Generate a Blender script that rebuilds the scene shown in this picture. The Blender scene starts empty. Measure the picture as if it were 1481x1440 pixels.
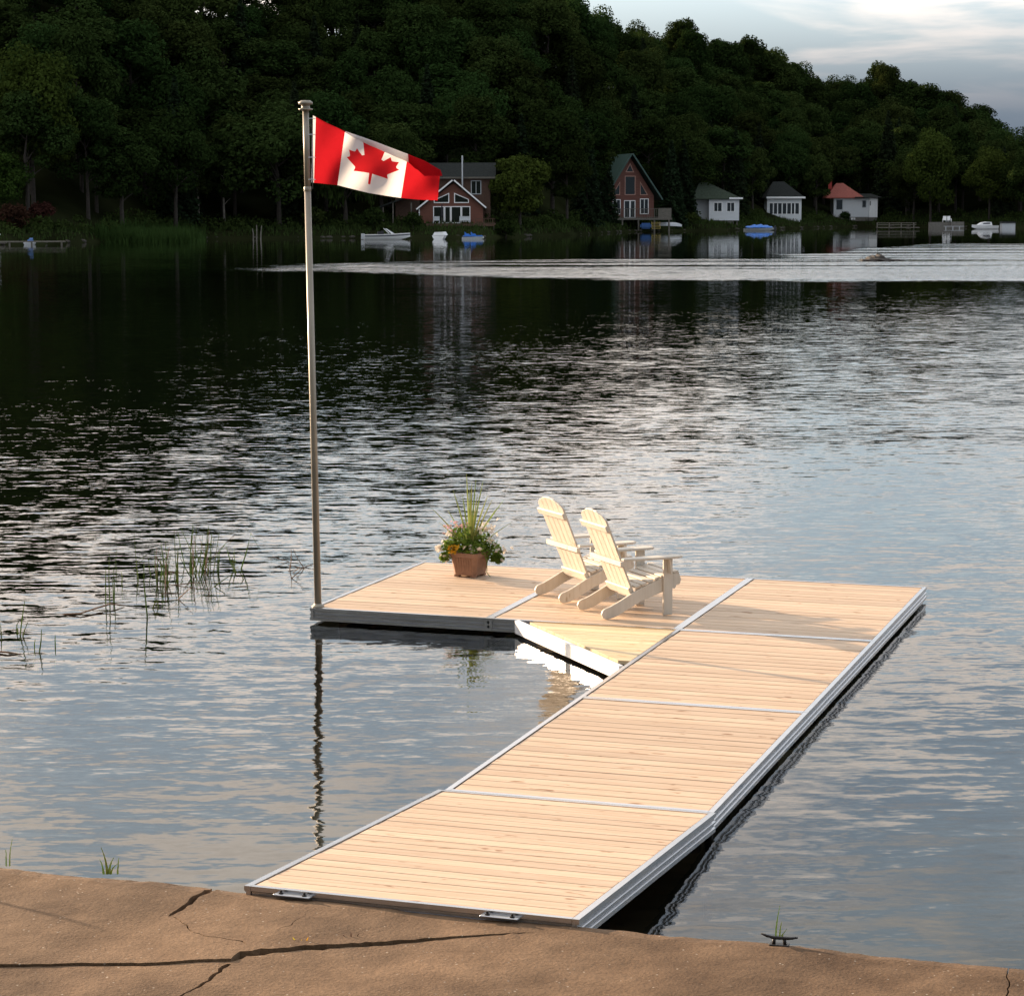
import bpy, bmesh, math, random
import numpy as np
from mathutils import Vector, Matrix, Euler
from mathutils.geometry import delaunay_2d_cdt
R = math.radians
random.seed(7); rng = np.random.default_rng(7)
scene = bpy.context.scene
COL = scene.collection

# ------------------------------------------------------------------ camera
F_PX, CX, CY = 3278.66, 740.5, 720.0          # focal length and centre in photo pixels
PITCH, ROLL = 0.1265, -0.0025
DECK = 0.15                                   # deck top above the water (z = 0)
HC = 3.818 + DECK
cam_d = bpy.data.cameras.new('camera'); cam = bpy.data.objects.new('camera', cam_d); COL.objects.link(cam)
cam_d.sensor_fit = 'HORIZONTAL'; cam_d.sensor_width = 36.0; cam_d.lens = F_PX / 1481 * 36.0
cam_d.clip_start = 0.1; cam_d.clip_end = 20000
cam.matrix_world = Matrix.Translation((0, 0, HC)) @ Matrix.Rotation(math.pi/2 - PITCH, 4, 'X') @ Matrix.Rotation(ROLL, 4, 'Z')
scene.camera = cam

# ------------------------------------------------------------------ light, sky, exposure
SUN_EL, SUN_AZ = R(11.8), R(141)                # azimuth counter-clockwise from +X: from the far left
sdir = Vector((math.cos(SUN_AZ)*math.cos(SUN_EL), math.sin(SUN_AZ)*math.cos(SUN_EL), math.sin(SUN_EL)))
sl = bpy.data.lights.new('sun', 'SUN'); sl.energy = 5.0; sl.angle = R(0.5); sl.color = (1.0, 0.74, 0.50)
so = bpy.data.objects.new('sun', sl); COL.objects.link(so)
so.rotation_euler = (-sdir).to_track_quat('-Z', 'Y').to_euler(); so.location = (-40, 60, 40)
vs = scene.view_settings
vs.view_transform = 'Standard'; vs.look = 'None'; vs.gamma = 1.0; vs.use_curve_mapping = False
vs.exposure = 1.38
scene.cycles.use_denoising = True
scene.cycles.max_bounces = 8; scene.cycles.transparent_max_bounces = 12
scene.cycles.sample_clamp_indirect = 8.0; scene.cycles.caustics_reflective = True

def build_world():
    w = bpy.data.worlds.new('World'); scene.world = w; w.use_nodes = True
    nt = w.node_tree; N = nt.nodes; Lk = nt.links; N.clear()
    def n(t, **k):
        o = N.new(t)
        for a, b in k.items(): setattr(o, a, b)
        return o
    def math_(op, a, b=None, clamp=False):
        m = n('ShaderNodeMath', operation=op, use_clamp=clamp)
        for i, v in enumerate((a, b)):
            if v is None: continue
            if hasattr(v, 'is_output'): Lk.new(v, m.inputs[i])
            else: m.inputs[i].default_value = v
        return m.outputs[0]
    def mix(f, a, b):
        m = n('ShaderNodeMix', data_type='RGBA')
        for s, v in ((m.inputs[0], f), (m.inputs[6], a), (m.inputs[7], b)):
            if hasattr(v, 'is_output'): Lk.new(v, s)
            elif isinstance(v, tuple): s.default_value = (*v, 1)
            else: s.default_value = v
        return m.outputs[2]
    out = n('ShaderNodeOutputWorld'); bg = n('ShaderNodeBackground'); bg.inputs[1].default_value = 0.1
    sky = n('ShaderNodeTexSky', sky_type='NISHITA'); sky.sun_disc = False
    sky.sun_elevation = SUN_EL; sky.sun_rotation = math.pi/2 - SUN_AZ; sky.dust_density = 2.0; sky.altitude = 250
    tc = n('ShaderNodeTexCoord'); sep = n('ShaderNodeSeparateXYZ'); Lk.new(tc.outputs['Generated'], sep.inputs[0])
    z = math_('MAXIMUM', sep.outputs[2], 0.0); zz = math_('ADD', z, 0.10)
    cmb = n('ShaderNodeCombineXYZ')
    Lk.new(math_('DIVIDE', sep.outputs[0], zz), cmb.inputs[0]); Lk.new(math_('DIVIDE', sep.outputs[1], zz), cmb.inputs[1])
    ns = n('ShaderNodeTexNoise'); ns.inputs['Scale'].default_value = 1.15; ns.inputs['Detail'].default_value = 6.0
    ns.inputs['Roughness'].default_value = 0.52; ns.inputs['Distortion'].default_value = 0.4
    mp = n('ShaderNodeMapping'); mp.inputs['Location'].default_value = (3.1, 1.7, 0); Lk.new(cmb.outputs[0], mp.inputs[0]); Lk.new(mp.outputs[0], ns.inputs['Vector'])
    mr = n('ShaderNodeMapRange', interpolation_type='SMOOTHSTEP'); Lk.new(ns.outputs[0], mr.inputs[0])
    mr.inputs[1].default_value = 0.42; mr.inputs[2].default_value = 0.58
    # cloud light grows towards the sun
    dp = n('ShaderNodeVectorMath', operation='DOT_PRODUCT'); Lk.new(tc.outputs['Generated'], dp.inputs[0]); dp.inputs[1].default_value = sdir
    tow = n('ShaderNodeMapRange'); Lk.new(dp.outputs['Value'], tow.inputs[0]); tow.inputs[1].default_value = -0.2; tow.inputs[2].default_value = 1.0
    cloud = mix(tow.outputs[0], (3.4, 3.35, 3.35), (9.0, 7.9, 6.9))
    skc = mix(0.6, sky.outputs[0], (3.3, 4.0, 4.8))
    c1 = mix(mr.outputs[0], skc, cloud)
    hz = n('ShaderNodeMapRange', interpolation_type='SMOOTHSTEP'); Lk.new(sep.outputs[2], hz.inputs[0])
    hz.inputs[1].default_value = 0.030; hz.inputs[2].default_value = 0.118; hz.inputs[3].default_value = 1.0; hz.inputs[4].default_value = 0.0
    c2 = mix(hz.outputs[0], c1, (0.68, 0.86, 1.10))     # distant blue-grey cloud bank round the horizon
    Lk.new(c2, bg.inputs[0]); Lk.new(bg.outputs[0], out.inputs[0])
build_world()

# ------------------------------------------------------------------ helpers
def ray(x, y):
    dx, dy = x - CX, y - CY
    c, s = math.cos(-ROLL), math.sin(-ROLL)
    dx, dy = c*dx - s*dy, s*dx + c*dy
    X, U = dx/F_PX, -dy/F_PX
    return Vector((X, math.cos(PITCH) + U*math.sin(PITCH), -math.sin(PITCH) + U*math.cos(PITCH)))
def onz(x, y, z=0.0):
    d = ray(x, y); return Vector((0, 0, HC)) + d*((z - HC)/d.z)
def atY(x, y, Y):
    d = ray(x, y); return Vector((0, 0, HC)) + d*(Y/d.y)

def prop(o, label=None, cat=None, group=None, kind=None):
    if label: o['label'] = label
    if cat: o['category'] = cat
    if group: o['group'] = group
    if kind: o['kind'] = kind
    return o
def me(name, verts, faces, mat=None, smooth=False):
    m = bpy.data.meshes.new(name); m.from_pydata([tuple(v) for v in verts], [], faces); m.update()
    if mat: m.materials.append(mat)
    if smooth: m.shade_smooth()
    return m
def link(name, mesh, parent=None, loc=(0,0,0), rot=(0,0,0), scale=(1,1,1)):
    o = bpy.data.objects.new(name, mesh); COL.objects.link(o)
    o.location = loc; o.rotation_euler = rot; o.scale = scale
    if parent: o.parent = parent
    return o
def empty(name, loc=(0,0,0), rz=0.0, parent=None):
    o = bpy.data.objects.new(name, None); o.empty_display_size = 0.1; COL.objects.link(o)
    o.location = loc; o.rotation_euler = (0, 0, rz)
    if parent: o.parent = parent
    return o
class MB:
    def __init__(s): s.v = []; s.f = []
    def add(s, v, f):
        o = len(s.v); s.v += [tuple(p) for p in v]; s.f += [tuple(i + o for i in q) for q in f]; return s
    def box(s, x0, x1, y0, y1, z0, z1, M=None):
        v = [Vector(p) for p in ((x0,y0,z0),(x1,y0,z0),(x1,y1,z0),(x0,y1,z0),(x0,y0,z1),(x1,y0,z1),(x1,y1,z1),(x0,y1,z1))]
        if M: v = [M @ p for p in v]
        return s.add(v, [(0,3,2,1),(4,5,6,7),(0,1,5,4),(1,2,6,5),(2,3,7,6),(3,0,4,7)])
    def prism(s, pts, a0, a1, axis='y', M=None):
        # pts: outline in the two other axes (x,z for y; y,z for x; x,y for z), counter-clockwise
        n = len(pts)
        def P(p, a):
            q = {'y': (p[0], a, p[1]), 'x': (a, p[0], p[1]), 'z': (p[0], p[1], a)}[axis]
            q = Vector(q); return M @ q if M else q
        v = [P(p, a0) for p in pts] + [P(p, a1) for p in pts]
        return s.add(v, [tuple(range(n))[::-1], tuple(range(n, 2*n))] + [(i, (i+1) % n, n + (i+1) % n, n + i) for i in range(n)])
    def tube(s, pts, rads, k=8, cap=True):
        pts = [Vector(p) for p in pts]; o = len(s.v); n = len(pts)
        if not hasattr(rads, '__len__'): rads = [rads]*n
        for i, p in enumerate(pts):
            t = (pts[min(i+1, n-1)] - pts[max(i-1, 0)]).normalized()
            a = t.cross(Vector((0,0,1)) if abs(t.z) < .9 else Vector((1,0,0))).normalized(); b = t.cross(a)
            for j in range(k):
                an = 2*math.pi*j/k; s.v.append(tuple(p + (a*math.cos(an) + b*math.sin(an))*rads[i]))
        for i in range(n-1):
            for j in range(k):
                s.f.append((o+i*k+j, o+i*k+(j+1) % k, o+(i+1)*k+(j+1) % k, o+(i+1)*k+j))
        if cap:
            s.f.append(tuple(o+j for j in range(k))[::-1]); s.f.append(tuple(o+(n-1)*k+j for j in range(k)))
        return s
    def lathe(s, prof, k=16, c=(0,0,0)):
        o = len(s.v); n = len(prof)
        for r, z in prof:
            for j in range(k):
                an = 2*math.pi*j/k; s.v.append((c[0]+r*math.cos(an), c[1]+r*math.sin(an), c[2]+z))
        for i in range(n-1):
            for j in range(k):
                s.f.append((o+i*k+j, o+i*k+(j+1) % k, o+(i+1)*k+(j+1) % k, o+(i+1)*k+j))
        s.f.append(tuple(o+j for j in range(k))[::-1]); s.f.append(tuple(o+(n-1)*k+j for j in range(k)))
        return s
    def mesh(s, name, mat, smooth=False):
        m = me(name, s.v, s.f, mat, False)
        bm = bmesh.new(); bm.from_mesh(m); bmesh.ops.recalc_face_normals(bm, faces=bm.faces); bm.to_mesh(m); bm.free()
        if smooth: m.shade_smooth()
        return m
    def obj(s, name, mat, parent=None, smooth=False, **k):
        return link(name, s.mesh(name, mat, smooth), parent, **k)
def bevel_mesh(m, w, seg=1):
    bm = bmesh.new(); bm.from_mesh(m)
    bmesh.ops.bevel(bm, geom=bm.edges[:], offset=w, segments=seg, affect='EDGES', clamp_overlap=True)
    bm.to_mesh(m); bm.free(); return m
def copy_tree(o, parent=None):
    c = o.copy(); COL.objects.link(c); c.parent = parent
    for ch in list(o.children): copy_tree(ch, c)
    return c

# ------------------------------------------------------------------ materials
def new_mat(name):
    m = bpy.data.materials.new(name); m.use_nodes = True
    return m, m.node_tree.nodes, m.node_tree.links, m.node_tree.nodes['Principled BSDF']
def setin(b, **k):
    for a, v in k.items():
        b.inputs[a.replace('_', ' ')].default_value = v
def simple(name, col, rough=0.6, metal=0.0, var=0.12, scale=6.0, bump=0.0, spec=0.4, coords='Object', rnd=0.0, stretch=(1,1,1)):
    m, N, Lk, b = new_mat(name)
    tc = N.new('ShaderNodeTexCoord'); mp = N.new('ShaderNodeMapping'); mp.inputs['Scale'].default_value = stretch
    Lk.new(tc.outputs[coords], mp.inputs[0])
    oi = N.new('ShaderNodeObjectInfo'); ad = N.new('ShaderNodeVectorMath'); ad.operation = 'ADD'
    sc = N.new('ShaderNodeMath'); sc.operation = 'MULTIPLY'; sc.inputs[1].default_value = 57.0
    Lk.new(oi.outputs['Random'], sc.inputs[0]); Lk.new(mp.outputs[0], ad.inputs[0]); Lk.new(sc.outputs[0], ad.inputs[1])
    ns = N.new('ShaderNodeTexNoise'); ns.inputs['Scale'].default_value = scale; ns.inputs['Detail'].default_value = 5
    Lk.new(ad.outputs[0], ns.inputs['Vector'])
    rp = N.new('ShaderNodeValToRGB'); e = rp.color_ramp.elements
    e[0].position = .3; e[1].position = .7
    e[0].color = (*[max(0, c*(1-var)) for c in col], 1); e[1].color = (*[min(1, c*(1+var)) for c in col], 1)
    Lk.new(ns.outputs[0], rp.inputs[0])
    hs = N.new('ShaderNodeHueSaturation'); Lk.new(rp.outputs[0], hs.inputs['Color'])
    mv = N.new('ShaderNodeMapRange'); Lk.new(oi.outputs['Random'], mv.inputs[0]); mv.inputs[3].default_value = 1-rnd; mv.inputs[4].default_value = 1+rnd
    Lk.new(mv.outputs[0], hs.inputs['Value'])
    Lk.new(hs.outputs[0], b.inputs['Base Color'])
    setin(b, Roughness=rough, Metallic=metal); b.inputs['Specular IOR Level'].default_value = spec
    if bump:
        bp = N.new('ShaderNodeBump'); bp.inputs['Strength'].default_value = 1; bp.inputs['Distance'].default_value = bump
        Lk.new(ns.outputs[0], bp.inputs['Height']); Lk.new(bp.outputs[0], b.inputs['Normal'])
    return m
def wood(name, base, dark, knot, rough=0.62, rnd=0.14, knots=True, axis=0):
    """planks: grain along one axis, small knots, each plank its own tone"""
    m, N, Lk, b = new_mat(name)
    tc = N.new('ShaderNodeTexCoord'); oi = N.new('ShaderNodeObjectInfo')
    sc = N.new('ShaderNodeMath'); sc.operation = 'MULTIPLY'; sc.inputs[1].default_value = 83.0; Lk.new(oi.outputs['Random'], sc.inputs[0])
    ad = N.new('ShaderNodeVectorMath'); ad.operation = 'ADD'; Lk.new(tc.outputs['Object'], ad.inputs[0]); Lk.new(sc.outputs[0], ad.inputs[1])
    def noise(s, scale, det=4, dist=0.0):
        mp = N.new('ShaderNodeMapping'); mp.inputs['Scale'].default_value = s; Lk.new(ad.outputs[0], mp.inputs[0])
        t = N.new('ShaderNodeTexNoise'); t.inputs['Scale'].default_value = scale; t.inputs['Detail'].default_value = det
        t.inputs['Distortion'].default_value = dist; Lk.new(mp.outputs[0], t.inputs['Vector']); return t.outputs[0]
    st = [1, 14, 14] if axis == 0 else ([14, 1, 14] if axis == 1 else [14, 14, 1])
    st2 = [1, 3.2, 3.2] if axis == 0 else ([3.2, 1, 3.2] if axis == 1 else [3.2, 3.2, 1])
    g = noise(st, 2.2, 5, .6)
    rp = N.new('ShaderNodeValToRGB'); e = rp.color_ramp.elements
    e[0].position = .32; e[1].position = .62; e[0].color = (*dark, 1); e[1].color = (*base, 1); Lk.new(g, rp.inputs[0])
    col = rp.outputs[0]
    if knots:
        k = noise(st2, 5.5, 2, .3)
        kr = N.new('ShaderNodeMapRange'); kr.interpolation_type = 'SMOOTHSTEP'; kr.inputs[1].default_value = .65; kr.inputs[2].default_value = .76; Lk.new(k, kr.inputs[0])
        mx = N.new('ShaderNodeMix'); mx.data_type = 'RGBA'; Lk.new(kr.outputs[0], mx.inputs[0]); Lk.new(col, mx.inputs[6]); mx.inputs[7].default_value = (*knot, 1); col = mx.outputs[2]
    hs = N.new('ShaderNodeHueSaturation'); Lk.new(col, hs.inputs['Color'])
    mv = N.new('ShaderNodeMapRange'); Lk.new(oi.outputs['Random'], mv.inputs[0]); mv.inputs[3].default_value = 1-rnd; mv.inputs[4].default_value = 1+rnd*.6
    Lk.new(mv.outputs[0], hs.inputs['Value']); Lk.new(hs.outputs[0], b.inputs['Base Color'])
    setin(b, Roughness=rough); b.inputs['Specular IOR Level'].default_value = .3
    bp = N.new('ShaderNodeBump'); bp.inputs['Distance'].default_value = .0015; Lk.new(g, bp.inputs['Height']); Lk.new(bp.outputs[0], b.inputs['Normal'])
    return m

M = {}
M['deck'] = wood('deck_wood', (.60, .45, .32), (.51, .36, .24), (.27, .14, .065))
M['paledeck'] = wood('pale_deck_wood', (.74, .59, .38), (.62, .46, .26), (.36, .2, .07))  # paler, yellower tone for the triangular corner panel boards
M['alu'] = simple('aluminium', (.50, .51, .54), .26, .96, .06, 8)
M['alu_white'] = simple('bright_aluminium', (.80, .80, .81), .4, .25, .04, 8)
M['float'] = simple('black_float_plastic', (.015, .015, .016), .5, 0, .2)
M['joist'] = simple('joist_dark', (.10, .085, .07), .7)
M['chair'] = wood('cream_chair_wood', (.61, .555, .48), (.56, .50, .42), (.43, .34, .24), .5, .05, True, 2)
M['pot'] = simple('brown_pot', (.25, .135, .085), .6, 0, .15, 18, .002)
M['soil'] = simple('soil', (.03, .02, .014), .95, 0, .3, 40)
M['pole'] = simple('pole_metal', (.30, .27, .22), .45, .35, .1, 3)
M['steel'] = simple('galvanised', (.55, .56, .58), .35, .8, .1, 20)
M['iron'] = simple('black_iron', (.02, .018, .018), .45, .3, .2, 20)
M['white'] = simple('white_paint', (.80, .80, .80), .6, 0, .04, 2)
M['siding'] = simple('white_siding', (.60, .62, .64), .6, 0, .05, 3, stretch=(.2, .2, 6))
M['greywhite'] = simple('grey_white', (.45, .47, .49), .6)
M['redwood'] = simple('red_brown_siding', (.125, .045, .028), .7, 0, .25, 3, stretch=(.3, .3, 5))
M['brick'] = simple('red_brown_logs', (.12, .046, .033), .75, 0, .25, 2, stretch=(.3, .3, 6))
M['darkroof'] = simple('dark_shingles', (.024, .027, .026), .95, 0, .25, 4, spec=.05)
M['greenroof'] = simple('green_metal_roof', (.035, .075, .064), .6, 0, .15, 2, stretch=(1, 1, .2))
M['mossroof'] = simple('mossy_shingles', (.04, .052, .038), .95, 0, .3, 3, spec=.05)
M['redroof'] = simple('red_roof', (.25, .06, .042), .7, 0, .15, 3)
M['glass'] = simple('window_glass', (.012, .016, .016), .08, 0, .1, spec=.6)
M['concblock'] = simple('concrete_block', (.14, .13, .115), .9, 0, .2, 3)
M['greywood'] = simple('grey_weathered_wood', (.12, .108, .09), .8, 0, .25, 4, stretch=(.5, 3, 3))
M['brownwood'] = simple('brown_stained_wood', (.085, .045, .03), .75, 0, .2, 3)
M['trimwood'] = simple('pink_trim', (.42, .24, .19), .7)
M['blue'] = simple('blue_tarp', (.03, .16, .55), .5, 0, .15, 3)
M['bluebin'] = simple('blue_cover', (.03, .10, .28), .6)
M['yellow'] = simple('yellow_boards', (.36, .27, .08), .7)
M['rock'] = simple('rock', (.055, .05, .042), .9, 0, .35, 3, .03, spec=.1)
M['darkrock'] = simple('dark_rock', (.045, .04, .035), .85, 0, .35, 2, .05)
M['bark'] = simple('bark', (.032, .026, .021), .9, 0, .3, 3)
M['palebark'] = simple('pale_bark', (.16, .145, .125), .85, 0, .3, 3)
M['navy'] = simple('navy_stripe', (.02, .025, .04), .4)
M['darkcloth'] = simple('dark_cloth', (.02, .02, .025), .8)
M['red'] = simple('red_paint', (.35, .04, .03), .6)
M['dead'] = simple('dead_stalk', (.16, .09, .05), .8, 0, .3, 8)

def leafmat(name, col, var=.35, trans=.25, rnd=.32, scale=.9, hue=.028):
    m, N, Lk, b = new_mat(name); N.remove(b); out = [x for x in N if x.type == 'OUTPUT_MATERIAL'][0]
    tc = N.new('ShaderNodeTexCoord'); oi = N.new('ShaderNodeObjectInfo')
    ns = N.new('ShaderNodeTexNoise'); ns.inputs['Scale'].default_value = scale; ns.inputs['Detail'].default_value = 3; Lk.new(tc.outputs['Object'], ns.inputs['Vector'])
    rp = N.new('ShaderNodeValToRGB'); e = rp.color_ramp.elements; e[0].position = .3; e[1].position = .7
    e[0].color = (*[c*(1-var) for c in col], 1); e[1].color = (*[c*(1+var) for c in col], 1); Lk.new(ns.outputs[0], rp.inputs[0])
    hs = N.new('ShaderNodeHueSaturation'); Lk.new(rp.outputs[0], hs.inputs['Color'])
    mv = N.new('ShaderNodeMapRange'); Lk.new(oi.outputs['Random'], mv.inputs[0]); mv.inputs[3].default_value = 1-rnd; mv.inputs[4].default_value = 1+rnd; Lk.new(mv.outputs[0], hs.inputs['Value'])
    mh = N.new('ShaderNodeMapRange'); sn = N.new('ShaderNodeMath'); sn.operation = 'FRACT'; s2 = N.new('ShaderNodeMath'); s2.operation = 'MULTIPLY'; s2.inputs[1].default_value = 17.3
    Lk.new(oi.outputs['Random'], s2.inputs[0]); Lk.new(s2.outputs[0], sn.inputs[0]); Lk.new(sn.outputs[0], mh.inputs[0]); mh.inputs[3].default_value = .5-hue; mh.inputs[4].default_value = .5+hue; Lk.new(mh.outputs[0], hs.inputs['Hue'])
    d = N.new('ShaderNodeBsdfDiffuse'); t = N.new('ShaderNodeBsdfTranslucent'); mx = N.new('ShaderNodeMixShader'); mx.inputs[0].default_value = trans
    Lk.new(hs.outputs[0], d.inputs[0]); Lk.new(hs.outputs[0], t.inputs[0]); Lk.new(d.outputs[0], mx.inputs[1]); Lk.new(t.outputs[0], mx.inputs[2]); Lk.new(mx.outputs[0], out.inputs[0])
    return m
M['leaf'] = leafmat('tree_leaves', (.024, .040, .011))
M['leaf_bright'] = leafmat('bright_tree_leaves', (.036, .058, .012), rnd=.12)
M['needle'] = leafmat('conifer_needles', (.018, .029, .014), rnd=.2)
M['redleaf'] = leafmat('red_shrub_leaves', (.04, .018, .014))
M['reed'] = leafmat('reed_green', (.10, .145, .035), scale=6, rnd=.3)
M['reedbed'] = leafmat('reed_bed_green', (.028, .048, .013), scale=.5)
M['grass'] = leafmat('shore_grass', (.035, .05, .015), scale=.6)
M['spike'] = leafmat('spike_leaf', (.20, .24, .07), rnd=.35, scale=8)
M['flowerleaf'] = leafmat('flower_leaves', (.15, .22, .038), rnd=.3, scale=10, trans=.35)
M['yellowleaf'] = leafmat('yellow_leaves', (.60, .40, .03), rnd=.1, scale=10)
M['petal_white'] = leafmat('white_petals', (.78, .72, .64), var=.08, rnd=.08, hue=0)
M['petal_pink'] = leafmat('pink_petals', (.66, .44, .44), var=.15, rnd=.12, hue=0)

def cloth(name, col):
    m, N, Lk, b = new_mat(name); N.remove(b); out = [x for x in N if x.type == 'OUTPUT_MATERIAL'][0]
    tc = N.new('ShaderNodeTexCoord'); ns = N.new('ShaderNodeTexNoise'); ns.inputs['Scale'].default_value = 9; Lk.new(tc.outputs['Object'], ns.inputs['Vector'])
    rp = N.new('ShaderNodeValToRGB'); e = rp.color_ramp.elements; e[0].color = (*[c*.9 for c in col], 1); e[1].color = (*[min(1, c*1.05) for c in col], 1); Lk.new(ns.outputs[0], rp.inputs[0])
    d = N.new('ShaderNodeBsdfDiffuse'); t = N.new('ShaderNodeBsdfTranslucent'); mx = N.new('ShaderNodeMixShader'); mx.inputs[0].default_value = .55
    Lk.new(rp.outputs[0], d.inputs[0]); Lk.new(rp.outputs[0], t.inputs[0]); Lk.new(d.outputs[0], mx.inputs[1]); Lk.new(t.outputs[0], mx.inputs[2]); Lk.new(mx.outputs[0], out.inputs[0])
    return m
M['flag_red'] = cloth('red_flag_cloth', (.32, .009, .014)); M['flag_white'] = cloth('white_flag_cloth', (.62, .60, .60)); M['flag_leaf'] = cloth('red_leaf_cloth', (.80, .03, .04))

def water_mat():
    m, N, Lk, b = new_mat('lake_water'); N.remove(b); out = [x for x in N if x.type == 'OUTPUT_MATERIAL'][0]
    geo = N.new('ShaderNodeNewGeometry'); sp = N.new('ShaderNodeSeparateXYZ'); Lk.new(geo.outputs['Position'], sp.inputs[0])
    def noise(scale, loc, det, out_='Color', dist=0.0):
        mp = N.new('ShaderNodeMapping'); mp.inputs['Scale'].default_value = (*scale, 1); mp.inputs['Location'].default_value = (*loc, 0)
        mp.inputs['Rotation'].default_value = (0, 0, R(-6))
        Lk.new(geo.outputs['Position'], mp.inputs[0])
        t = N.new('ShaderNodeTexNoise'); t.inputs['Scale'].default_value = 1; t.inputs['Detail'].default_value = det; t.inputs['Roughness'].default_value = .5
        t.inputs['Distortion'].default_value = dist
        Lk.new(mp.outputs[0], t.inputs['Vector']); return t.outputs[out_]
    def vm(op, a, b_=None, scale=None):
        v = N.new('ShaderNodeVectorMath'); v.operation = op
        for i, x in enumerate((a, b_)):
            if x is None: continue
            if hasattr(x, 'is_output'): Lk.new(x, v.inputs[i])
            else: v.inputs[i].default_value = x
        if scale is not None:
            if hasattr(scale, 'is_output'): Lk.new(scale, v.inputs['Scale'])
            else: v.inputs['Scale'].default_value = scale
        return v.outputs[0]
    def mr(v, a, b_, c, d, smooth=True):
        x = N.new('ShaderNodeMapRange'); x.interpolation_type = 'SMOOTHSTEP' if smooth else 'LINEAR'
        Lk.new(v, x.inputs[0])
        for i, q in enumerate((a, b_, c, d)): x.inputs[i+1].default_value = q
        return x.outputs[0]
    def mt(op, a, b_=None):
        x = N.new('ShaderNodeMath'); x.operation = op
        for i, q in enumerate((a, b_)):
            if q is None: continue
            if hasattr(q, 'is_output'): Lk.new(q, x.inputs[i])
            else: x.inputs[i].default_value = q
        return x.outputs[0]
    half = (.5, .5, .5)
    fine = vm('SUBTRACT', noise((2.1, 7.4), (3, 7), 2.0, dist=.35), half)
    med = vm('SUBTRACT', noise((.55, 1.25), (13, 1), 1.5, dist=.3), half)
    big = vm('SUBTRACT', noise((.10, .22), (5, 21), 1.0), half)
    tiny = vm('SUBTRACT', noise((9, 24), (1, 3), 2.0, dist=.5), half)
    s = vm('ADD', vm('ADD', vm('ADD', vm('SCALE', fine, scale=.165), vm('SCALE', med, scale=.03)), vm('SCALE', big, scale=.03)), vm('SCALE', tiny, scale=.095))
    # wind: calm under the far shore, a ruffled belt across the lake, quieter in front of it
    wob = noise((.006, .02), (2, 2), 3, 'Fac')
    Y = mt('ADD', sp.outputs[1], mr(wob, .3, .7, -14, 14, False))
    far = mt('MULTIPLY', mr(Y, 45, 110, 1.0, .42), mr(Y, 12, 30, .72, 1.0))
    calm = mr(Y, 150, 270, 1.0, .35)
    Y2 = mt('ADD', sp.outputs[1], mr(noise((.035, .03), (9, 4), 5, 'Fac'), .3, .7, -13, 13, False))
    lo = mr(sp.outputs[0], -27, 15, 158, 129, False)
    hi = mt('ADD', mr(sp.outputs[0], -27, 12, 167, 184, False), mr(sp.outputs[0], 18, 50, 0, 80))
    inb = mt('MULTIPLY', mr(mt('SUBTRACT', Y2, lo), -16, 8, 0, 1), mr(mt('SUBTRACT', Y2, hi), -14, 8, 1, 0))
    inb = mt('MULTIPLY', inb, mr(sp.outputs[0], -30, -8, 0, 1))
    streak = mr(noise((.010, .16), (1, 8), 3, 'Fac'), .40, .56, .12, 1.0)
    solid = mr(mt('SUBTRACT', Y2, lo), 14, 34, 1, 0)
    streak = mt('MAXIMUM', streak, solid)
    grain = mr(noise((.25, .55), (6, 2), 3, 'Fac'), .30, .58, .25, 1.0)
    edgy = mr(inb, .15, .95, 0, 1)
    belt = mt('MULTIPLY', mt('MULTIPLY', edgy, streak), mt('MAXIMUM', grain, mr(sp.outputs[0], -6, 22, 0, .85)))
    patch = mr(noise((.035, .09), (4, 9), 2, 'Fac'), .32, .68, .85, 1.12, False)
    amp = mt('ADD', mt('MULTIPLY', mt('MULTIPLY', far, calm), patch), mt('MULTIPLY', belt, 4.6))
    s = vm('MULTIPLY', vm('SCALE', s, scale=amp), (.55, 1.0, 0.0))
    lean = N.new('ShaderNodeCombineXYZ'); Lk.new(mt('MULTIPLY', belt, -.085), lean.inputs[1]); s = vm('ADD', s, lean.outputs[0])   # wind-ruffled faces; constant tilt to the camera added to mirror brighter sky
    nrm = vm('NORMALIZE', vm('ADD', s, (0, 0, 1)))
    fr = N.new('ShaderNodeFresnel'); fr.inputs['IOR'].default_value = 1.333; Lk.new(nrm, fr.inputs['Normal'])
    gl = N.new('ShaderNodeBsdfAnisotropic'); gl.inputs['Color'].default_value = (1, 1, 1, 1)
    Lk.new(mt('ADD', mt('MULTIPLY', belt, .12), .012), gl.inputs['Roughness'])
    Lk.new(nrm, gl.inputs['Normal'])
    tr = N.new('ShaderNodeBsdfTransparent'); tr.inputs[0].default_value = (.74, .77, .70, 1)
    mx = N.new('ShaderNodeMixShader'); Lk.new(fr.outputs[0], mx.inputs[0]); Lk.new(tr.outputs[0], mx.inputs[1]); Lk.new(gl.outputs[0], mx.inputs[2])
    Lk.new(mx.outputs[0], out.inputs[0])
    return m
M['water'] = water_mat()

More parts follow.
